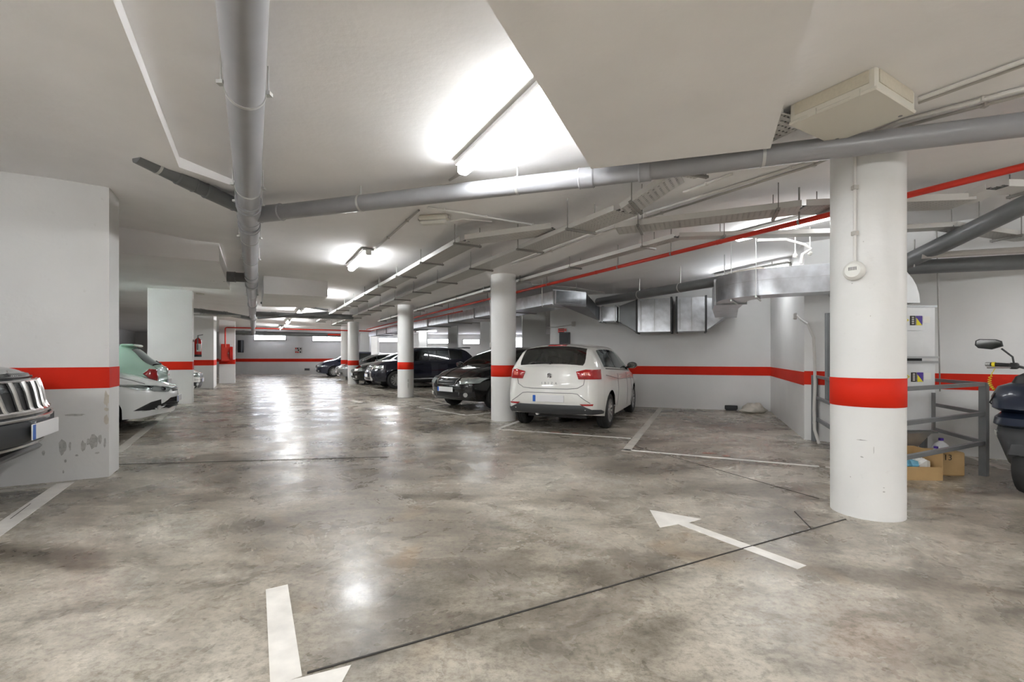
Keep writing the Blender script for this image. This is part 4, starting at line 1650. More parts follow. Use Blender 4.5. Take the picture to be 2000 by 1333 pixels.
PW = {
    'white': car_paint('white_car_paint', (0.80, 0.79, 0.75), .22),
    'pearl': car_paint('cool_white_car_paint', (0.78, 0.80, 0.79), .22),
    'mint': car_paint('mint_car_paint', (0.50, 0.74, 0.62), .22),
    'black': car_paint('black_car_paint', (0.006, 0.006, 0.007), .22),
    'navycar': car_paint('navy_car_paint', (0.006, 0.007, 0.016), .22),
    'grey': car_paint('grey_car_paint', (0.075, 0.082, 0.09), .25, .4),
    'silver': car_paint('silver_car_paint', (0.30, 0.31, 0.32), .25, .5),
    'blue': car_paint('dark_blue_car_paint', (0.012, 0.016, 0.04), .25),
}

# ---------------------------------------------------------------- white hatchback, tail to the camera
hd = Vector((.398, .917)).normalized()
rear = Vector((.61, 7.50))
Lw = 3.98
c = rear + hd * (Lw / 2)
P = hatch(Lw, 1.70, 1.445, 2.44, .78, .298, PW['white'], cshear=(-Lw / 2 + .50, .16, .2), tumble=.23, rimm='rim', spokes=7, rglass='glass')
P['side'] = [(-Lw / 2 + .50, -Lw / 2 + 1.30), (-Lw / 2 + 1.36, Lw / 2 - 1.22)]
P['top'][:4] = [(-Lw / 2, 1.05), (-Lw / 2 + .03, 1.085), (-Lw / 2 + .12, 1.20), (-Lw / 2 + .33, 1.372)]
P['belt'][:2] = [(-Lw / 2, 1.0), (-Lw / 2 + .5, .99)]
P['sill'][:2] = [(-Lw / 2, .285), (-Lw / 2 + .3, .25)]
car = Car('hatchback_car', 'white hatchback parked tail-out between two round columns', c, hd, P)
h = Lw / 2
for sg in (1, -1):
    o = car.patch('tail_lamp', 'tail', 'rear', [(sg * .43, .965), (sg * .58, 1.0), (sg * .70, .995), (sg * .70, .845), (sg * .47, .845)], .012, dome=.01)
    car.patch('lamp_cell', 'tailin', 'rear', [(sg * .55, .96), (sg * .63, .965), (sg * .63, .90), (sg * .55, .895)], .026, o, dome=.004)
    sd = 'left' if sg > 0 else 'right'
    car.patch('tail_lamp', 'tail', sd, [(-h + .035, .995), (-h + .27, 1.0), (-h + .25, .845), (-h + .035, .845)], .010)
    car.patch('reflector', 'tail', 'rear', [(sg * .50, .462), (sg * .70, .462), (sg * .69, .435), (sg * .54, .435)], .010)
car.patch('bumper_insert', 'darkgrey', 'rear', [(-.69, .293), (.69, .293), (.69, .37), (.60, .41), (.54, .44), (-.54, .44), (-.60, .41), (-.69, .37)], .014)
for sd in ('left', 'right'):
    car.patch('bumper_insert', 'darkgrey', sd, [(-h + .03, .295), (-h + .33, .29), (-h + .35, .325), (-h + .22, .36), (-h + .03, .375)], .012)
car.seam('hatch_seam', 'rear', [(-.57, .86), (-.55, .76), (-.46, .705), (-.3, .69), (.3, .69), (.46, .705), (.55, .76), (.57, .86)], .010, 'midgrey')
car.seam('bumper_seam', 'rear', [(-.66, .475), (-.56, .54), (-.46, .615), (-.38, .625), (.38, .625), (.46, .615), (.56, .54), (.66, .475)], .010, 'midgrey')
car.patch('plate_recess', PW['white'], 'rear', [(-.36, .605), (.36, .605), (.46, .47), (-.46, .47)], .004)
car.plate('rear', 0, .535)
car.patch('high_brake_lamp', 'tail', 'rear', [(-.16, 1.405), (.16, 1.405), (.16, 1.385), (-.16, 1.385)], .012)
p, n = car.hit('rear', 0, .90)
em = MB().lathe([(.048, 0), (.048, .008), (.040, .011), (.001, .011)], 6, Matrix.Rotation(-math.pi / 2, 3, 'Y'), p).build('badge', 'satin', car.t)
mb = MB()
for zz, yy in ((.024, 0), (0, 0), (-.024, 0)):
    mb.box(p + Vector((-.013, yy, zz)), (.006, .055, .012), Matrix.Rotation(.25, 3, 'X'))
for zz, yy in ((.012, .022), (-.012, -.022)):
    mb.box(p + Vector((-.013, yy, zz)), (.006, .012, .026))
mb.each('badge_mark', 'ink', em)
p, n = car.hit('rear', 0, .775)
text('badge_lettering', 'IBIZA', 'midgrey', car.t, p + Vector((-.006, 0, 0)), .055, math.pi / 2, -math.pi / 2, .002, spacing=2.2)
p, n = car.hit('rear', 0, 1.09)
MB().tube([p + Vector((-.02, 0, .0)), p + Vector((-.015, .10, .015)), p + Vector((.01, .36, .03))], .010, 6).build('wiper', 'blk', car.t)
MB().bbox(p + Vector((-.015, 0, .02)), (.05, .05, .06), .015).build('wiper_hub', 'blk', car.t)
for sd in ('left', 'right'):
    car.seam('door_seam', sd, [(-.72, .34), (-.66, .55), (-.62, .9)], .008, 'midgrey')
    car.seam('door_seam', sd, [(.30, .26), (.28, .6), (.26, .90)], .008, 'midgrey')
    car.seam('door_seam', sd, [(h - 1.22, .28), (h - 1.18, .55), (h - 1.3, .87)], .008, 'midgrey')
    car.seam('crease', sd, [(-1.5, .90), (-.5, .80), (.6, .77), (1.2, .74)], .010, PW['white'], .002)
    car.seam('window_seal', sd, [(-h + .52, 1.005), (-.3, .965), (h - 1.3, .93)], .016, 'blk')
car.handles((-.5, .42), .84, PW['white'])
car.mirror(h - 1.22, .97, 'chrome' if False else PW['black'])
car.seats()
MB().tube([(-h + .08, .25, .27), (-h + .3, .25, .27)], .028, 12).build('exhaust_tip', 'chrome', car.t)

# ---------------------------------------------------------------- black hatchback, nose toward the aisle
hd = -Vector((.669, .743))
Lk = 3.98
nose = Vector((-1.46, 10.62))
c = nose - hd * Lk / 2
P = hatch(Lk, 1.66, 1.46, 2.46, .80, .30, PW['black'], tumble=.2)
car = Car('hatchback_car', 'black hatchback with chrome grille, nose out behind the second column', c, hd, P)


def std_front(car, lampz, lampy, grille, platez, chrome=True, lampm='lampin', fog=True, slats=4, gm='blk', side_lamp=True):
    h = car.P['L'] / 2
    for sg in (1, -1):
        o = car.patch('headlamp', lampm, 'front', [(sg * a, b) for a, b in lampy], .010, dome=.012)
        car.patch('lamp_lens', 'lens', 'front', [(sg * a, b) for a, b in lampy], .028, o, dome=.01)
        cx = sum(a for a, b in lampy) / len(lampy)
        cz = sum(b for a, b in lampy) / len(lampy)
        p, n = car.hit('front', sg * cx, cz)
        MB().lathe([(.001, .0), (.04, .002), (.048, .018)], 14, n.to_track_quat('Z', 'Y').to_matrix(), p + n * .014, caps=False).build('bulb_bowl', 'chrome', o, True)
        if fog:
            p, n = car.hit('front', sg * .56, .36)
            car.patch('fog_recess', 'blk', 'front', [(sg * .42, .41), (sg * .70, .43), (sg * .70, .31), (sg * .42, .30)], .005)
            MB().lathe([(.05, 0), (.05, .02), (.035, .024), (.001, .018)], 16, n.to_track_quat('Z', 'Y').to_matrix(), p + n * .004, caps=False).build('fog_lamp', 'lampin', car.t, True)
    gy, z0, z1 = grille
    g = car.patch('grille', gm, 'front', [(-gy, z1), (gy, z1), (gy * .86, z0), (-gy * .86, z0)], .008)
    for k in range(slats):
        z = z0 + (z1 - z0) * (k + .5) / slats
        car.seam('grille_bar', 'front', [(-gy * .88, z), (gy * .88, z)], .014, 'darkgrey', .012, 10, g)
    if chrome:
        car.seam('grille_surround', 'front', [(-gy, z1), (-gy * .86, z0), (gy * .86, z0), (gy, z1)], .024, 'chrome', .010, 8, g, True)
    car.patch('lower_intake', 'blk', 'front', [(-.40, .42), (.40, .42), (.36, .30), (-.36, .30)], .006)
    car.plate('front', 0, platez)
    car.seam('bumper_seam', 'front', [(-.72, .50), (0, .49), (.72, .50)], .012, 'darkgrey')


def bonnet_edge(car, x0, x1, y):
    for sg in (1, -1):
        car.seam('bonnet_seam', 'top', [(x0, sg * y), (x1, sg * y * .86)], .008, 'blk')


std_front(car, .66, [(.40, .71), (.70, .735), (.78, .72), (.74, .61), (.44, .585)], (.35, .585, .715), .47)
p, n = car.hit('front', 0, .69)
MB().lathe([(.04, 0), (.04, .012), (.001, .016)], 18, n.to_track_quat('Z', 'Y').to_matrix(), p + n * .012, caps=False).build('badge', 'chrome', car.t, True)
bonnet_edge(car, .98, 1.8, .62)
car.seam('bonnet_rib', 'top', [(1.0, .42), (1.85, .26)], .02, PW['black'], .0)
car.seam('bonnet_rib', 'top', [(1.0, -.42), (1.85, -.26)], .02, PW['black'], .0)
car.mirror(.88, .95, PW['black'])
car.handles((-.5, .38), .82, PW['black'])
car.seats()
for sd in ('left', 'right'):
    car.seam('door_seam', sd, [(.30, .26), (.28, .6), (.26, .88)], .008, 'midgrey')
    car.seam('door_seam', sd, [(.85, .28), (.9, .55), (.8, .86)], .008, 'midgrey')

# ---------------------------------------------------------------- navy SUV
hd = -Vector((AV.x, AV.y))
nose = Vector(uv(18.2, 3.80).xy)
Ls = 4.3
c = nose - hd * Ls / 2
h = Ls / 2
P = hatch(Ls, 1.80, 1.60, 2.62, .85, .34, PW['navycar'], tumble=.17,
          top=[(-h, 1.02), (-h + .05, 1.08), (-h + .30, 1.30), (-h + .55, 1.50), (-h + .75, 1.565), (-.3, 1.60), (.25, 1.58), (.5, 1.52), (.95, 1.26), (1.25, 1.10), (1.7, 1.04), (h - .12, .92), (h, .80)],
          belt=[(-h, .98), (-h + .5, 1.08), (0, 1.0), (1.0, .98), (h - .5, .93), (h, .74)],
          sill=[(-h, .40), (-h + .4, .30), (h - .4, .28), (h, .32)],
          ws=(.48, 1.22), rw=(-h + .06, -h + .52), side=[(-h + .75, -.85), (-.80, .0), (.05, .98)])
car = Car('suv_car', 'dark navy SUV parked beyond the third round column', c, hd, P, glass='darkglass')
std_front(car, .82, [(.46, .86), (.80, .88), (.82, .76), (.48, .74)], (.40, .70, .82), .50, slats=3)
for sg in (1, -1):
    car.patch('skid_corner', 'silver' if False else 'satin', 'front', [(sg * .38, .62), (sg * .46, .64), (sg * .60, .36), (sg * .52, .34)], .012)
car.patch('skid_plate', 'satin', 'front', [(-.6, .34), (.6, .34), (.55, .29), (-.55, .29)], .012)
car.mirror(.95, 1.05, PW['navycar'])
car.handles((-.55, .32), .93, PW['navycar'])
car.seats(((.1, .36), (-.8, .36)))
MB().bbox((-h + .5, 0, 1.57), (.35, 1.2, .04), .015).build('roof_spoiler', PW['navycar'], car.t)
for sd in ('left', 'right'):
    car.seam('shoulder_crease', sd, [(-1.7, 1.0), (-.6, .93), (.6, .92)], .012, PW['navycar'])
    car.seam('sill_trim', sd, [(-1.0, .36), (1.0, .36)], .05, 'satin', .0)

# ---------------------------------------------------------------- black sedan and further cars on the right
specs = [('sedan_car', 'black car with sloping bonnet behind the navy SUV', 20.95, 3.75, 'black', 4.3, 1.44),
         ('sedan_car', 'dark grey car with number plate behind the fourth column', 25.3, 3.75, 'silver', 4.2, 1.40),
         ('sedan_car', 'dark blue car parked before the far wall', 30.6, 3.35, 'blue', 4.2, 1.55)]
for nm, l, u_, v_, pn, LL, HH in specs:
    nose = Vector(uv(u_, v_).xy)
    c = nose - hd * LL / 2
    P = hatch(LL, 1.74, HH, 2.6, .85, .31, PW[pn], tumble=.2)
    car = Car(nm, l, c, hd, P, glass='darkglass')
    std_front(car, .66, [(.42, .69), (.72, .71), (.76, .60), (.45, .57)], (.38, .55, .68), .45, slats=3)
    car.mirror(.95, .96, PW[pn])
    car.seats()

# ---------------------------------------------------------------- left bays
hv = Vector((AV.x, AV.y))
# cool white hatchback, nose to the aisle
nose = Vector(uv(10.25, -1.36).xy)
Lt = 3.95
h = Lt / 2
P = hatch(Lt, 1.72, 1.49, 2.5, .82, .30, PW['pearl'], tumble=.2, bulge=.14)
P['top'] = [(-h, .99), (-h + .03, 1.035), (-h + .12, 1.2), (-h + .33, 1.41), (-.5, 1.49), (.05, 1.46), (.42, 1.36), (.85, 1.15), (h - .92, 1.0), (h - .5, .88), (h - .12, .74), (h, .68)]
P['belt'] = [(-h, .93), (-.2, .93), (.8, .88), (h - .6, .78), (h - .1, .68), (h, .62)]
car = Car('hatchback_car', 'white hatchback with swept headlamps, nose out beyond the left wall', nose - hv * Lt / 2, hv, P)
for sg in (1, -1):
    o = car.patch('headlamp', 'lampin', 'front', [(sg * .30, .655), (sg * .55, .70), (sg * .74, .735), (sg * .80, .73), (sg * .66, .625), (sg * .42, .60)], .008, dome=.012)
    car.patch('lamp_lens', 'lens', 'front', [(sg * .30, .655), (sg * .55, .70), (sg * .74, .735), (sg * .80, .73), (sg * .66, .625), (sg * .42, .60)], .024, o, dome=.01)
    p, n = car.hit('front', sg * .5, .65)
    MB().lathe([(.001, .0), (.03, .002), (.04, .018)], 14, n.to_track_quat('Z', 'Y').to_matrix(), p + n * .012, caps=False).build('bulb_bowl', 'blk', o, True)
    sd = 'left' if sg > 0 else 'right'
    o = car.patch('headlamp', 'lampin', sd, [(h - .62, .765), (h - .30, .745), (h - .10, .70), (h - .12, .635), (h - .30, .665)], .008, dome=.006)
    car.patch('lamp_lens', 'lens', sd, [(h - .62, .765), (h - .30, .745), (h - .10, .70), (h - .12, .635), (h - .30, .665)], .02, o, dome=.006)
car.patch('upper_grille', 'blk', 'front', [(-.30, .66), (.30, .66), (.26, .60), (-.26, .60)], .006)
car.seam('grille_bar', 'front', [(-.30, .63), (.30, .63)], .02, 'chrome', .010)
g = car.patch('lower_grille', 'blk', 'front', [(-.36, .50), (.36, .50), (.74, .32), (-.74, .32)], .008)
for k in range(4):
    z = .345 + .04 * k
    car.seam('grille_bar', 'front', [(-.62 + .08 * k, z), (.62 - .08 * k, z)], .010, 'darkgrey', .012, 10, g)
for sg in (1, -1):
    p, n = car.hit('front', sg * .60, .36)
    MB().lathe([(.035, 0), (.035, .02), (.001, .018)], 12, n.to_track_quat('Z', 'Y').to_matrix(), p + n * .008, caps=False).build('fog_lamp', 'lampin', car.t, True)
car.plate('front', 0, .47)
for sd in ('left', 'right'):
    car.patch('lower_intake', 'blk', sd, [(h - .34, .33), (h - .12, .46), (h - .01, .49), (h - .01, .33)], .007)
bonnet_edge(car, 1.0, 1.75, .66)
car.mirror(.9, .96, PW['pearl'])
car.seats()

# mint green small hatchback, tail to the aisle
tail = Vector(uv(12.55, -1.75).xy)
Lm = 3.55
h = Lm / 2
P = hatch(Lm, 1.63, 1.49, 2.3, .7, .29, PW['mint'], tumble=.24, rbulge=.10)
P['top'] = [(-h, .98), (-h + .05, 1.03), (-h + .22, 1.16), (-h + .46, 1.40), (-h + .62, 1.46), (-.3, 1.49), (.2, 1.45), (.5, 1.34), (.85, 1.12), (h - .6, .93), (h - .3, .85), (h - .1, .74), (h, .66)]
P['rw'] = (-h + .06, -h + .44)
P['side'] = [(-h + .62, -.25), (-.19, .75)]
P['ws'] = (.45, .86)
P['sill'] = [(-h, .32), (-h + .3, .22), (h - .3, .2), (h, .24)]
P['cshear'] = (-h + .62, .12, .2)
car = Car('mint_car', 'small mint green hatchback with chrome badge, tail to the aisle', tail + hv * (-Lm / 2), -hv, P, glass='darkglass')
for sg in (1, -1):
    sd = 'left' if sg > 0 else 'right'
    o = car.patch('tail_lamp', 'tail', 'rear', [(sg * .55, .93), (sg * .68, .95), (sg * .73, .86), (sg * .70, .72), (sg * .60, .68), (sg * .54, .78)], .02, dome=.014)
    car.seam('lamp_trim', 'rear', [(sg * .55, .93), (sg * .68, .95), (sg * .73, .86), (sg * .70, .72), (sg * .60, .68), (sg * .54, .78)], .014, 'chrome', .012, 5, o, True)
    car.patch('tail_lamp', 'tail', sd, [(-h + .02, .93), (-h + .13, .95), (-h + .16, .84), (-h + .12, .72), (-h + .02, .70)], .012, dome=.01)
p, n = car.hit('rear', 0, .90)
MB().lathe([(.055, 0), (.055, .012), (.045, .018), (.001, .02)], 20, n.to_track_quat('Z', 'Y').to_matrix(), p + n * .003, caps=False).build('badge', 'chrome', car.t, True)
p, n = car.hit('rear', 0, .80)
MB().bbox(p + Vector((-.012, 0, 0)), (.025, .34, .03), .008).build('hatch_handle', 'chrome', car.t)
car.plate('rear', 0, .66, .52, .11)
car.seam('hatch_seam', 'rear', [(-.50, 1.0), (-.50, .62), (.50, .62), (.50, 1.0)], .010, 'midgrey')
MB().bbox((-h + .52, 0, 1.44), (.22, .95, .05), .02).build('roof_spoiler', PW['mint'], car.t)
p, n = car.hit('rear', 0, 1.05)
MB().tube([p + Vector((-.02, 0, 0)), p + Vector((.02, .28, .06))], .012, 6).build('wiper', 'blk', car.t)
car.mirror(.7, .95, PW['mint'])

# dark hatchback further in, and a pale car seen past the pier
nose = Vector(uv(15.8, -2.15).xy)
P = hatch(4.1, 1.74, 1.60, 2.5, .8, .31, PW['black'], tumble=.12)
car = Car('dark_car', 'dark car in the shade left of the wide white pier', nose - hv * 2.05, hv, P, glass='darkglass')
std_front(car, .66, [(.42, .69), (.72, .71), (.76, .60), (.45, .57)], (.38, .55, .68), .45, slats=3)
nose = Vector(uv(17.75, -1.52).xy)
P = hatch(4.0, 1.7, 1.47, 2.45, .8, .30, PW['white'], tumble=.2)
car = Car('pale_car', 'white car just showing behind the fire extinguisher pier', nose - hv * 2.0, hv, P, glass='darkglass')
std_front(car, .66, [(.42, .69), (.72, .71), (.76, .60), (.45, .57)], (.38, .55, .68), .47, slats=3)
car.patch('bumper_insert', 'blk', 'front', [(-.6, .36), (.6, .36), (.6, .24), (-.6, .24)], .012)

# ---------------------------------------------------------------- grey jeep at the left edge
nose = Vector(uv(5.03, -1.635).xy)
Lj = 4.4
h = Lj / 2
P = hatch(Lj, 1.84, 1.66, 2.64, .85, .35, PW['grey'], tumble=.16, bulge=.12,
          top=[(-h, 1.02), (-h + .05, 1.1), (-h + .3, 1.4), (-h + .5, 1.58), (-.3, 1.66), (.2, 1.64), (.45, 1.58), (.95, 1.28), (1.2, 1.20), (1.7, 1.17), (h - .22, 1.14), (h - .06, 1.11), (h, 1.075)],
          belt=[(-h, .98), (-h + .5, 1.1), (0, 1.04), (1.0, 1.02), (h - .5, 1.02), (h - .1, 1.01), (h, 1.0)],
          wid=[(-h, .70), (-h + .04, .80), (-h + .13, .885), (-h + .35, .955), (-h + .8, .99), (0, 1.0), (h - 1.0, .99), (h - .45, .96), (h - .18, .90), (h - .06, .82), (h, .72)],
          sill=[(-h, .42), (-h + .4, .32), (h - .5, .34), (h - .2, .44), (h, .50)],
          nose=[(.40, -.18), (.50, -.06), (.58, .04), (.70, .05), (.75, .0), (.98, -.05), (1.06, -.10)],
          ws=(.48, 1.18), rw=(-h + .06, -h + .45), side=[(-h + .65, -.85), (-.80, .0), (.05, .95)])
car = Car('jeep_car', 'dark grey off-roader with slotted chrome grille, cut by the left edge', nose - hv * Lj / 2, hv, P, glass='darkglass')
g = car.patch('grille', 'blk', 'front', [(-.62, 1.0), (.62, 1.0), (.55, .765), (-.55, .765)], .004)
for k in range(8):
    y = -.56 + 1.12 * k / 7
    pts = []
    o_ = []
    for zz in [1.0 - .235 * q / 6 for q in range(7)]:
        p, n = car.hit('front', y * (1 - .10 * (1.0 - zz) / .235), zz)
        o_.append(p + n * .018)
    MB().tube(o_, .017, 8).build('grille_bar', 'satin', g, True)
car.seam('grille_surround', 'front', [(-.62, .765), (.62, .765)], .045, 'satin', .014, 16, g)
car.seam('grille_surround', 'front', [(-.62, 1.005), (.62, 1.005)], .02, 'satin', .010, 16, g)
for sg in (1, -1):
    o = car.patch('headlamp', 'lampin', 'front', [(sg * .66, 1.0), (sg * .86, 1.0), (sg * .86, .86), (sg * .64, .82)], .008, dome=.01)
    car.patch('lamp_lens', 'lens', 'front', [(sg * .66, 1.0), (sg * .86, 1.0), (sg * .86, .86), (sg * .64, .82)], .022, o, dome=.01)
car.patch('bumper_face', 'darkgrey', 'front', [(-.66, .71), (.66, .71), (.62, .55), (-.62, .55)], .008)
car.seam('bumper_trim', 'front', [(-.70, .725), (.70, .725)], .025, 'satin', .012, 16)
car.seam('bumper_trim', 'front', [(-.62, .53), (.62, .53)], .03, 'satin', .008, 16)
car.patch('lower_intake', 'blk', 'front', [(-.55, .52), (.55, .52), (.50, .47), (-.50, .47)], .006)
car.plate('front', 0, .635, .52, .12)
car.seam('bonnet_seam', 'front', [(-.66, 1.035), (0, 1.035), (.66, 1.035)], .014, 'blk', .002, 10)
p, n = car.hit('front', 0, 1.06)
text('badge_lettering', 'Jeep', 'chrome', car.t, p + Vector((-.0, 0, .008)), .075, math.radians(62), math.pi / 2, .004)
car.mirror(1.0, 1.1, PW['grey'])
MB().bbox((h - .30, 0, .40), (.5, 1.5, .05), .02).build('under_guard', 'midgrey', car.t)


# ================================================================== NOOK: RAILING, BOXES, BOTTLES
pA, pB, pC = Vector((3.10, 3.86)), Vector((4.76, 4.70)), Vector((4.30, 6.62))
pD = Vector((5.12, 5.80))
t = thing('guard_railing', 'grey steel railing around the galvanised riser behind the nearest column', 'railing', (pB.x, pB.y, 0))
for p in (pA, pB, pC, pD):
    MB().box((p.x, p.y, .47), (.06, .06, .94), Matrix.Rotation(.4, 3, 'Z')).build('post', 'rail', t, world=True)
for a, b in ((pA, pB), (pC, pA), (pB, pD)):
    for z in (.925, .63, .335):
        d = (b - a).normalized()
        n = Vector((-d.y, d.x)) * .018
        MB().prism([a - n, b - n, b + n, a + n], z - .018, z + .018).build('rail', 'rail', t, world=True)

k = gp(1842, 939)
rzb = math.radians(-4)
t = thing('cardboard_box', 'open cardboard box full of wrappers behind the nearest column', 'box', (k.x - .29, k.y + .19, 0), rzb)
bw, bd, bh = .58, .36, .27
MB().box((0, 0, .004), (bw, bd, .006)).build('box_bottom', 'cardboard', t)
MB().box((0, bd / 2, bh / 2), (bw, .006, bh)).build('box_side', 'cardboard', t)
MB().box((-bw / 2, 0, bh / 2), (.006, bd, bh)).build('box_side', 'cardboard', t)
MB().box((bw / 2, 0, bh / 2), (.006, bd, bh)).build('box_side', 'cardboard', t)
MB().box((0, -bd / 2, .065), (bw, .006, .13)).build('box_side', 'cardboard', t)
MB().add([(bw / 2, -bd / 2, bh), (bw / 2, bd / 2, bh), (bw / 2 + .09, bd / 2 - .02, bh - .03), (bw / 2 + .09, -bd / 2 + .05, bh - .03)], [(0, 1, 2, 3)]).build('flap', 'cardboard', t)
base = Vector(t.location)
rn = random.Random(3)
for i, (dx, dy, m, l) in enumerate([(-.12, -.06, 'wrapwhite', 'white crumpled wrapper in the open cardboard box'), (.02, -.08, 'wrapblue', 'light blue crumpled wrapper in the open cardboard box'),
                                    (.10, -.02, 'wrapgreen', 'dark green crumpled wrapper in the open cardboard box'), (.16, -.08, 'wrapwhite', 'white striped wrapper scrap at right of the open cardboard box'),
                                    (-.04, .04, 'wrapblue', 'rear light blue wrapper in the open cardboard box')]):
    R = []
    for zz, rr in ((-.0, .08), (.04, .10), (.08, .08), (.10, .02)):
        R.append([Vector((math.cos(a) * rr * (.6 + .7 * rn.random()), math.sin(a) * rr * .8 * (.6 + .7 * rn.random()), zz + .02 * rn.random())) for a in [2 * math.pi * j / 9 for j in range(9)]])
    o = MB().rings(R).build('crumpled_wrapper', m)
    o.location = base + Vector((dx, dy, .03 + .035 * (i % 2) + .02))
    tag(o, l, 'wrapper', 'wrappers in the box')
k2 = gp(1862, 931)
t = thing('cardboard_box', 'smaller cardboard box with dark print next to the open one', 'box', (k2.x - .02, k2.y + .12, 0), math.radians(-8))
MB().bbox((0, 0, .12), (.30, .22, .24), .012).build('carton', 'cardboard', t)
MB().box((-.11, -.112, .10), (.07, .004, .17)).build('dark_side', 'ink', t)
text('box_print', '13', 'ink', t, (-.01, -.113, .185), .08, math.pi / 2, 0, .001)
for i, (x, y, Yb, l) in enumerate([(1838, 857, 5.0, 'clear plastic bottle with purple cap, taller behind the boxes'), (1828, 873, 4.82, 'clear plastic bottle with purple cap just behind the open box')]):
    p = dp(x, y, Yb)
    hgt = p.z
    t = thing('water_bottle', l, 'bottle', (p.x, p.y, 0), group='bottles behind the cardboard boxes')
    r = .085 if i == 0 else .07
    s = hgt / .34
    MB().lathe([(r * .2, .0), (r * .9, .002), (r, .02), (r, .10 * s), (r * .95, .11 * s), (r, .12 * s), (r, .2 * s), (r * .96, .23 * s), (r * .7, .275 * s), (r * .30, .305 * s), (r * .22, .31 * s), (r * .22, .325 * s)], 24).build('bottle_body', 'bottle', t, True)
    MB().lathe([(r * .27, .318 * s), (r * .27, .345 * s), (r * .01, .347 * s)], 16).build('bottle_cap', 'cap', t, True, sharp=30)
    MB().lathe([(r * 1.01, .13 * s), (r * 1.01, .19 * s)], 24, caps=False).build('bottle_label', 'wrapwhite', t, True)

# small things at the foot of the right wall
bz = rw(1428, .06, 0)
t = thing('wall_vent', 'small black vent box at the foot of the right wall', 'vent', (bz.x, bz.y, .02), math.atan2(wd_.y, wd_.x))
MB().bbox((0, 0, .05), (.26, .06, .09), .01).build('case', 'blk', t)
for q in range(3):
    MB().box((0, -.033, .03 + .02 * q), (.22, .006, .008)).build('slat', 'darkgrey', t)
MB().box((0, 0, -.008), (.22, .05, .024)).build('foot', 'blk', t)
sk = rw(1472, .36, 0)
rn = random.Random(9)
mb = MB()
R = []
for zz, rr in ((0, .17), (.05, .20), (.12, .16), (.18, .09), (.20, .02)):
    R.append([Vector((math.cos(a) * rr * 1.3 * (.75 + .5 * rn.random()), math.sin(a) * rr * .8 * (.75 + .5 * rn.random()), zz * (.8 + .4 * rn.random()))) for a in [2 * math.pi * j / 14 for j in range(14)]])
o = mb.rings(R).build('rubble_sack', 'sack', None, True, sharp=70)
o.location = (sk.x, sk.y, 0)
tag(o, 'crumpled pale sack in the corner of the empty bay', 'sack')

# signs by the door on the right wall
p = rw(1096, .02, 0)
zz = EYE + (HZ - 646) / F * p.y
t = thing('wall_sign', 'small red sign with dark print on wall above the white hatchback', 'sign', (p.x, p.y, zz), math.atan2(wd_.y, wd_.x))
MB().box((0, 0, 0), (.16, .01, .11)).build('sign_plate', 'redpipe', t)
for q in (.045, .0, -.045):
    MB().box((0, -.007, q), (.13, .004, .014)).build('sign_print', 'ink', t)
MB().box((.115, 0, .01), (.045, .01, .07)).build('sign_plate', 'redpipe', t)
p = rw(1103, .02, 0)
t = thing('wall_panel', 'dark wall cabinet panel below the red sign', 'panel', (p.x, p.y, EYE + (HZ - 661) / F * p.y), math.atan2(wd_.y, wd_.x))
MB().bbox((0, 0, 0), (.28, .05, .30), .008).build('door', 'darkgrey', t)
MB().box((0, -.028, 0), (.22, .004, .24)).build('inset', 'blk', t)
p = rw(1120, .05, 0)
t = thing('junction_box', 'little junction box with cable on wall left of the duct', 'box', (p.x, p.y, EYE + (HZ - 633) / F * p.y))
MB().bbox((0, 0, 0), (.10, .05, .12), .01).build('case', 'conduit', t)
cb_ = [rw(1120, .02, EYE + (HZ - 634) / F * p.y), rw(1085, .02, EYE + (HZ - 637) / F * 11.4), rw(1068, .02, EYE + (HZ - 637.5) / F * 11.6)]
q = [Vector(c) - Vector((p.x, p.y, EYE + (HZ - 633) / F * p.y)) for c in cb_]
MB().tube(q, .012, 6).build('cable', 'conduit', t)

# sign and vent on the far wall
p = dp(583, 684.5, Y1 - .02)
t = thing('wall_sign', 'small white notice with red and dark marks on the far wall', 'sign', p)
MB().box((0, 0, 0), (.50, .01, .40)).build('sign_plate', 'conduit', t)
for (x, z, m) in ((-.17, .12, 'redpipe'), (-.17, -.13, 'redpipe'), (-.04, -.14, 'redpipe'), (0.0, .0, 'ink'), (.15, .10, 'ink'), (.13, -.13, 'ink'), (-.05, .12, 'ink')):
    MB().box((x, -.008, z), (.09, .004, .09)).build('sign_mark', m, t)
p = dp(600, 722, Y1 - .05)
t = thing('wall_vent', 'small grey vent low on the far wall', 'vent', p)
MB().bbox((0, 0, 0), (.36, .06, .16), .01).build('case', 'midgrey', t)
MB().box((0, -.033, 0), (.3, .006, .1)).build('slat', 'darkgrey', t)
p = dp(470, 677, Y1 - .2)
t = thing('wall_locker', 'tall dark box on the far wall beside the hose cabinet pier', 'box', p)
MB().bbox((0, 0, 0), (.26, .3, .85), .02).build('case', 'darkgrey', t)
MB().box((0, -.155, 0), (.2, .01, .75)).build('door', 'blk', t)

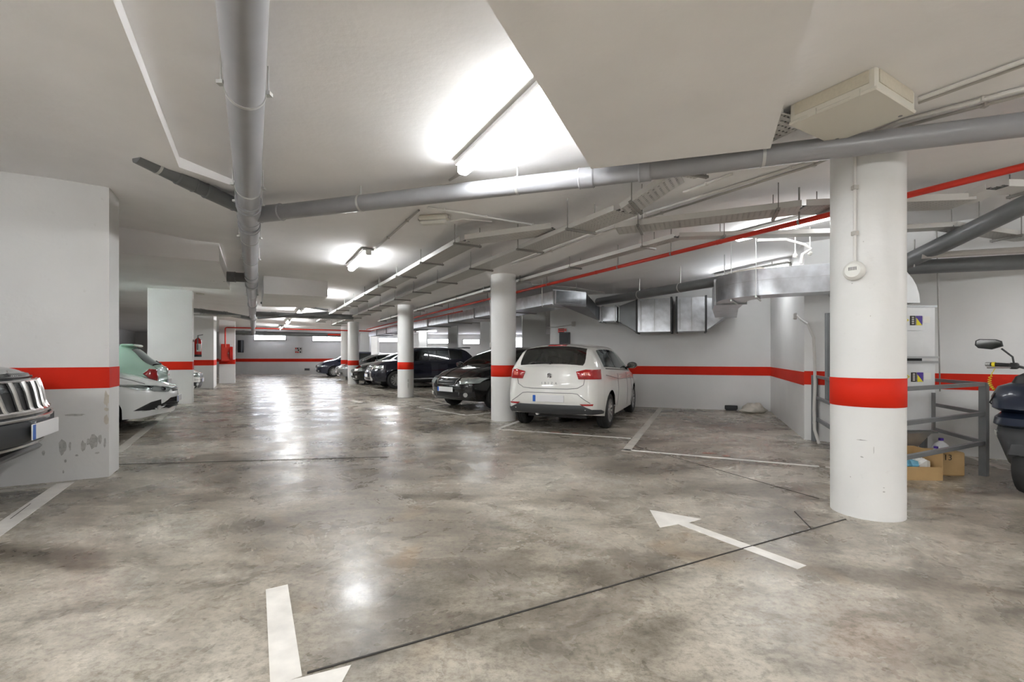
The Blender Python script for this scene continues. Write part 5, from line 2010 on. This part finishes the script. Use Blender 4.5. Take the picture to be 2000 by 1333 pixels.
# fire extinguisher on the wide pier
pc = Vector((-8.23, 11.99)) + AU * .17 + AV * .11
t = thing('fire_extinguisher', 'red fire extinguisher hanging on the side of the wide pier', 'extinguisher', (pc.x, pc.y, 1.20), math.atan2(AV.y, AV.x))
MB().lathe([(.02, .0), (.075, .004), (.08, .03), (.08, .40), (.07, .45), (.035, .48), (.025, .50)], 24).build('cylinder', 'extred', t, True)
MB().rings([[Vector((.0812 * math.cos(q), .0812 * math.sin(q), z)) for q in [math.radians(-110 + 10 * k) for k in range(9)]] for z in (.14, .34)], False, False).build('label_wrap', 'wrapwhite', t, True)
MB().lathe([(.0815, .0), (.0815, .06)], 24, caps=False).build('base_ring', 'blk', t, True)
MB().bbox((0, 0, .52), (.04, .04, .06), .008).build('valve', 'satin', t)
MB().hexa([Vector(q) for q in ((-.015, -.012, .545), (.11, -.012, .575), (.11, .012, .575), (-.015, .012, .545), (-.015, -.012, .56), (.11, -.012, .592), (.11, .012, .592), (-.015, .012, .56))]).build('lever', 'blk', t)
MB().tube([(0, -.03, .51), (0, -.09, .49), (0, -.105, .40), (0, -.1, .18)], .012, 8).build('hose', 'blk', t, True)
MB().box((-.095, 0, .42), (.03, .05, .06)).build('bracket', 'rod', t)
# hose cabinet
pp = gp(459, 748.5).xy - AV * .36 - AU * .25
t = thing('hose_cabinet', 'red fire hose cabinet on the far left pier', 'cabinet', (pp.x, pp.y, 1.05), math.atan2(AV.y, AV.x))
zc = .62
MB().bbox((0, 0, zc / 2 + .03), (.34, .19, .78), .015).build('cabinet_body', 'extred', t)
MB().bbox((0, -.10, zc / 2 + .03), (.30, .02, .72), .006).build('door', 'redpipe', t)
MB().bbox((.12, -.115, zc / 2), (.02, .02, .08), .005).build('handle', 'satin', t)
MB().lathe([(.30, -.02), (.31, 0), (.30, .10)], 26, Matrix.Rotation(math.pi / 2, 3, 'Y') @ Matrix.Scale(.7, 3, Vector((0, 1, 0))), (.19, 0, zc / 2)).build('reel_drum', 'extred', t, True)

# parking post in front of the navy SUV
p = gp(714, 752)
t = thing('parking_post', 'black folding parking post in front of the navy SUV', 'post', (p.x, p.y, 0))
MB().bbox((0, 0, .02), (.30, .2, .04), .01).build('base_plate', 'blk', t)
MB().tube([(-.05, 0, .03), (.10, 0, .42)], .035, 10).build('arm', 'darkgrey', t)
MB().lathe([(.05, 0), (.05, .05), (.03, .09), (.001, .1)], 12, None, (.10, 0, .40)).build('head', 'midgrey', t, True)

# ================================================================== SCOOTER
shd = Vector((-.90, -.44)).normalized()
fw = Vector((4.53, 4.07))
t = thing('motor_scooter', 'dark navy motor scooter with mirror and yellow cord at right edge', 'scooter', (fw.x, fw.y, 0), math.atan2(shd.y, shd.x))
# local: x forward, front wheel contact at origin


def ell(cx, cz, rx, ry, n=20, p=2.4, flat=0.0):
    out = []
    for j in range(n):
        a = 2 * math.pi * j / n
        ca, sa = math.cos(a), math.sin(a)
        x = rx * math.copysign(abs(ca) ** (2 / p), ca)
        y = ry * math.copysign(abs(sa) ** (2 / p), sa)
        out.append(Vector((cx + x, y, cz)))
    return out


rotY = Matrix.Rotation(math.pi / 2, 3, 'X')


def tyre(r, wd, x, nm):
    o = MB().lathe([(r * .62, -wd * .4), (r * .8, -wd * .5), (r * .95, -wd * .38), (r, -wd * .12), (r, wd * .12), (r * .95, wd * .38), (r * .8, wd * .5), (r * .62, wd * .4)], 32, rotY, (x, 0, r), caps=False).build(nm, 'tyre', t, True)
    mb = MB().lathe([(r * .63, -wd * .38), (r * .55, -wd * .2), (r * .55, wd * .2), (r * .63, wd * .38)], 32, rotY, (x, 0, r), caps=False)
    mb.build('rim', 'darkgrey', o, True)
    mb = MB()
    for k in range(5):
        mb.tube([Vector((x, 0, r)), Vector((x + r * .58 * math.cos(k * 1.2566), 0, r + r * .58 * math.sin(k * 1.2566)))], .022, 6)
    mb.each('spoke', 'midgrey', o)
    return o


tyre(.24, .13, 0, 'front_wheel')
tyre(.24, .14, -1.42, 'rear_wheel')
# front mudguard
mb = MB()
R = []
for k in range(9):
    a = math.radians(25 + 130 * k / 8)
    R.append([Vector((.265 * math.cos(a) * q, y, .24 + .265 * math.sin(a) * q)) for y, q in ((-.085, .9), (-.06, 1.06), (0, 1.1), (.06, 1.06), (.085, .9))])
mb.rings(R, False, False)
mb.build('mudguard', 'darkgrey', t, True)
for s in (-1, 1):
    MB().tube([(0, s * .09, .24), (-.14, s * .09, .62)], .024, 10).build('fork_leg', 'darkgrey', t, True)
# nose fairing, stacked outlines from bottom lip to top
MB().rings([ell(-.06, .235, .20, .10), ell(-.03, .27, .235, .12), ell(-.02, .34, .235, .145), ell(-.02, .42, .225, .18), ell(-.02, .47, .215, .20), ell(-.03, .52, .21, .215), ell(-.05, .575, .19, .21)]).build('lower_fairing', 'darkgrey', t, True)
MB().rings([ell(-.09, .56, .19, .20), ell(-.04, .60, .23, .235), ell(-.05, .66, .21, .23), ell(-.11, .70, .17, .21)]).build('middle_fairing', 'navy', t, True)
MB().rings([ell(-.13, .69, .16, .20), ell(-.07, .74, .22, .255), ell(-.08, .84, .20, .265), ell(-.12, .93, .15, .24), ell(-.18, .97, .09, .16)]).build('upper_fairing', 'navy', t, True)
for s in (-1, 1):
    MB().rings([[Vector((.10, s * .07, .455)), Vector((.145, s * .10, .50)), Vector((.06, s * .195, .545)), Vector((.03, s * .20, .49))],
                [Vector((.13, s * .07, .455)), Vector((.168, s * .10, .50)), Vector((.085, s * .205, .545)), Vector((.055, s * .21, .49))]]).build('headlamp', 'lampin', t)
    MB().rings([[Vector((.02, s * .10, .36)), Vector((.05, s * .10, .40)), Vector((-.02, s * .17, .42)), Vector((-.05, s * .16, .37))],
                [Vector((.05, s * .10, .36)), Vector((.08, s * .10, .40)), Vector((.01, s * .19, .42)), Vector((-.02, s * .18, .37))]]).build('indicator', 'cream', t)
    MB().tube([(.08, s * .20, .87), (.0, s * .262, .78), (-.10, s * .268, .745)], .006, 6).build('panel_seam', 'blk', t)
# windscreen stub and dash
MB().rings([ell(-.16, .95, .11, .17), ell(-.20, 1.02, .09, .15), ell(-.25, 1.06, .06, .10)]).build('dash_cowl', 'blk', t, True)
# handlebar, grips, levers
MB().tube([(-.36, .36, 1.125), (-.32, .20, 1.12), (-.27, .06, 1.08), (-.27, -.06, 1.08), (-.32, -.20, 1.12), (-.36, -.36, 1.125)], .012, 10).build('handlebar', 'darkgrey', t, True)
for s in (-1, 1):
    MB().tube([(-.325, s * .22, 1.12), (-.362, s * .37, 1.127)], .019, 12).build('grip', 'blk', t, True)
    MB().tube([(-.362, s * .37, 1.127), (-.372, s * .41, 1.128)], .021, 12).build('bar_end', 'satin', t, True)
    MB().tube([(-.26, s * .20, 1.10), (-.27, s * .37, 1.095)], .008, 8).build('brake_lever', 'satin', t, True)
    MB().bbox((-.29, s * .19, 1.115), (.06, .06, .06), .012).build('control_pod', 'blk', t)
    o = MB().tube([(-.29, s * .19, 1.13), (-.29, s * .20, 1.20), (-.27, s * .27, 1.28)], .008, 8).build('mirror_stalk', 'blk', t, True)
    c = Vector((-.26, s * .35, 1.315))
    R = []
    for dx, q in ((-.03, .5), (-.015, .9), (.005, 1.0), (.012, .97)):
        R.append([c + Vector((dx, s * y * q, z * q)) for y, z in ((-.10, -.015), (-.09, .035), (-.05, .052), (.07, .06), (.10, .045), (.105, .0), (.08, -.03), (-.02, -.045))])
    o2 = MB().rings(R).build('mirror_head', 'blk', t, True)
    MB().add([c + Vector((.0135, s * y * .88, z * .86)) for y, z in ((-.10, -.015), (-.09, .035), (-.05, .052), (.07, .06), (.10, .045), (.105, .0), (.08, -.03), (-.02, -.045))], [tuple(range(8))]).build('mirror_glass', 'mirror', o2)
# yellow coiled cord from the right grip to the fairing
cp = []
a, b = Vector((-.37, -.345, 1.09)), Vector((-.22, -.275, .86))
for k in range(120):
    f = k / 119
    sag = math.sin(math.pi * f) * .05
    p = a.lerp(b, f) + Vector((0, -sag, -sag * .4))
    rr = .012 if .25 < f < .9 else .002
    cp.append(p + Vector((math.cos(f * 75) * rr, math.sin(f * 75) * rr, 0)))
MB().tube(cp, .0032, 6).build('coil_cord', 'yellowcoil', t, True)
MB().lathe([(.024, -.012), (.024, .012)], 14, Matrix.Rotation(math.pi / 2, 3, 'X'), (-.358, -.35, 1.126), caps=False).build('cord_loop', 'yellowcoil', t, True)
# leg shield, floor, body, seat
MB().rings([ell(-.30, .32, .06, .20), ell(-.26, .55, .07, .26), ell(-.26, .80, .07, .27), ell(-.30, .96, .06, .18)]).build('leg_shield', 'darkgrey', t, True)
MB().bbox((-.60, 0, .30), (.62, .40, .14), .04).build('footboard', 'darkgrey', t)
mb = MB()
R = []
for x, z0, z1, wd in ((-.62, .30, .62, .12), (-.80, .30, .74, .17), (-1.1, .38, .78, .19), (-1.45, .50, .80, .17), (-1.78, .66, .84, .09), (-1.86, .74, .82, .04)):
    zc, rz_ = (z0 + z1) / 2, (z1 - z0) / 2
    R.append([Vector((x, wd * math.copysign(abs(math.cos(a)) ** .8, math.cos(a)), zc + rz_ * math.copysign(abs(math.sin(a)) ** .8, math.sin(a)))) for a in [2 * math.pi * j / 18 for j in range(18)]])
mb.rings(R).build('rear_body', 'navy', t, True)
mb = MB()
R = []
for x, z, hh, wd in ((-.70, .74, .03, .10), (-.85, .80, .05, .16), (-1.15, .83, .05, .18), (-1.3, .88, .06, .17), (-1.6, .91, .05, .15), (-1.72, .90, .03, .10)):
    R.append([Vector((x, wd * math.cos(a), z + hh * math.sin(a))) for a in [2 * math.pi * j / 14 for j in range(14)]])
mb.rings(R).build('seat', 'blk', t, True)
MB().tube([(-.95, -.2, .26), (-1.15, -.2, .27), (-1.65, -.21, .36)], [.03, .055, .06], 14).build('exhaust', 'darkgrey', t, True)
MB().bbox((-1.2, .05, .30), (.5, .16, .18), .04).build('engine_case', 'darkgrey', t)
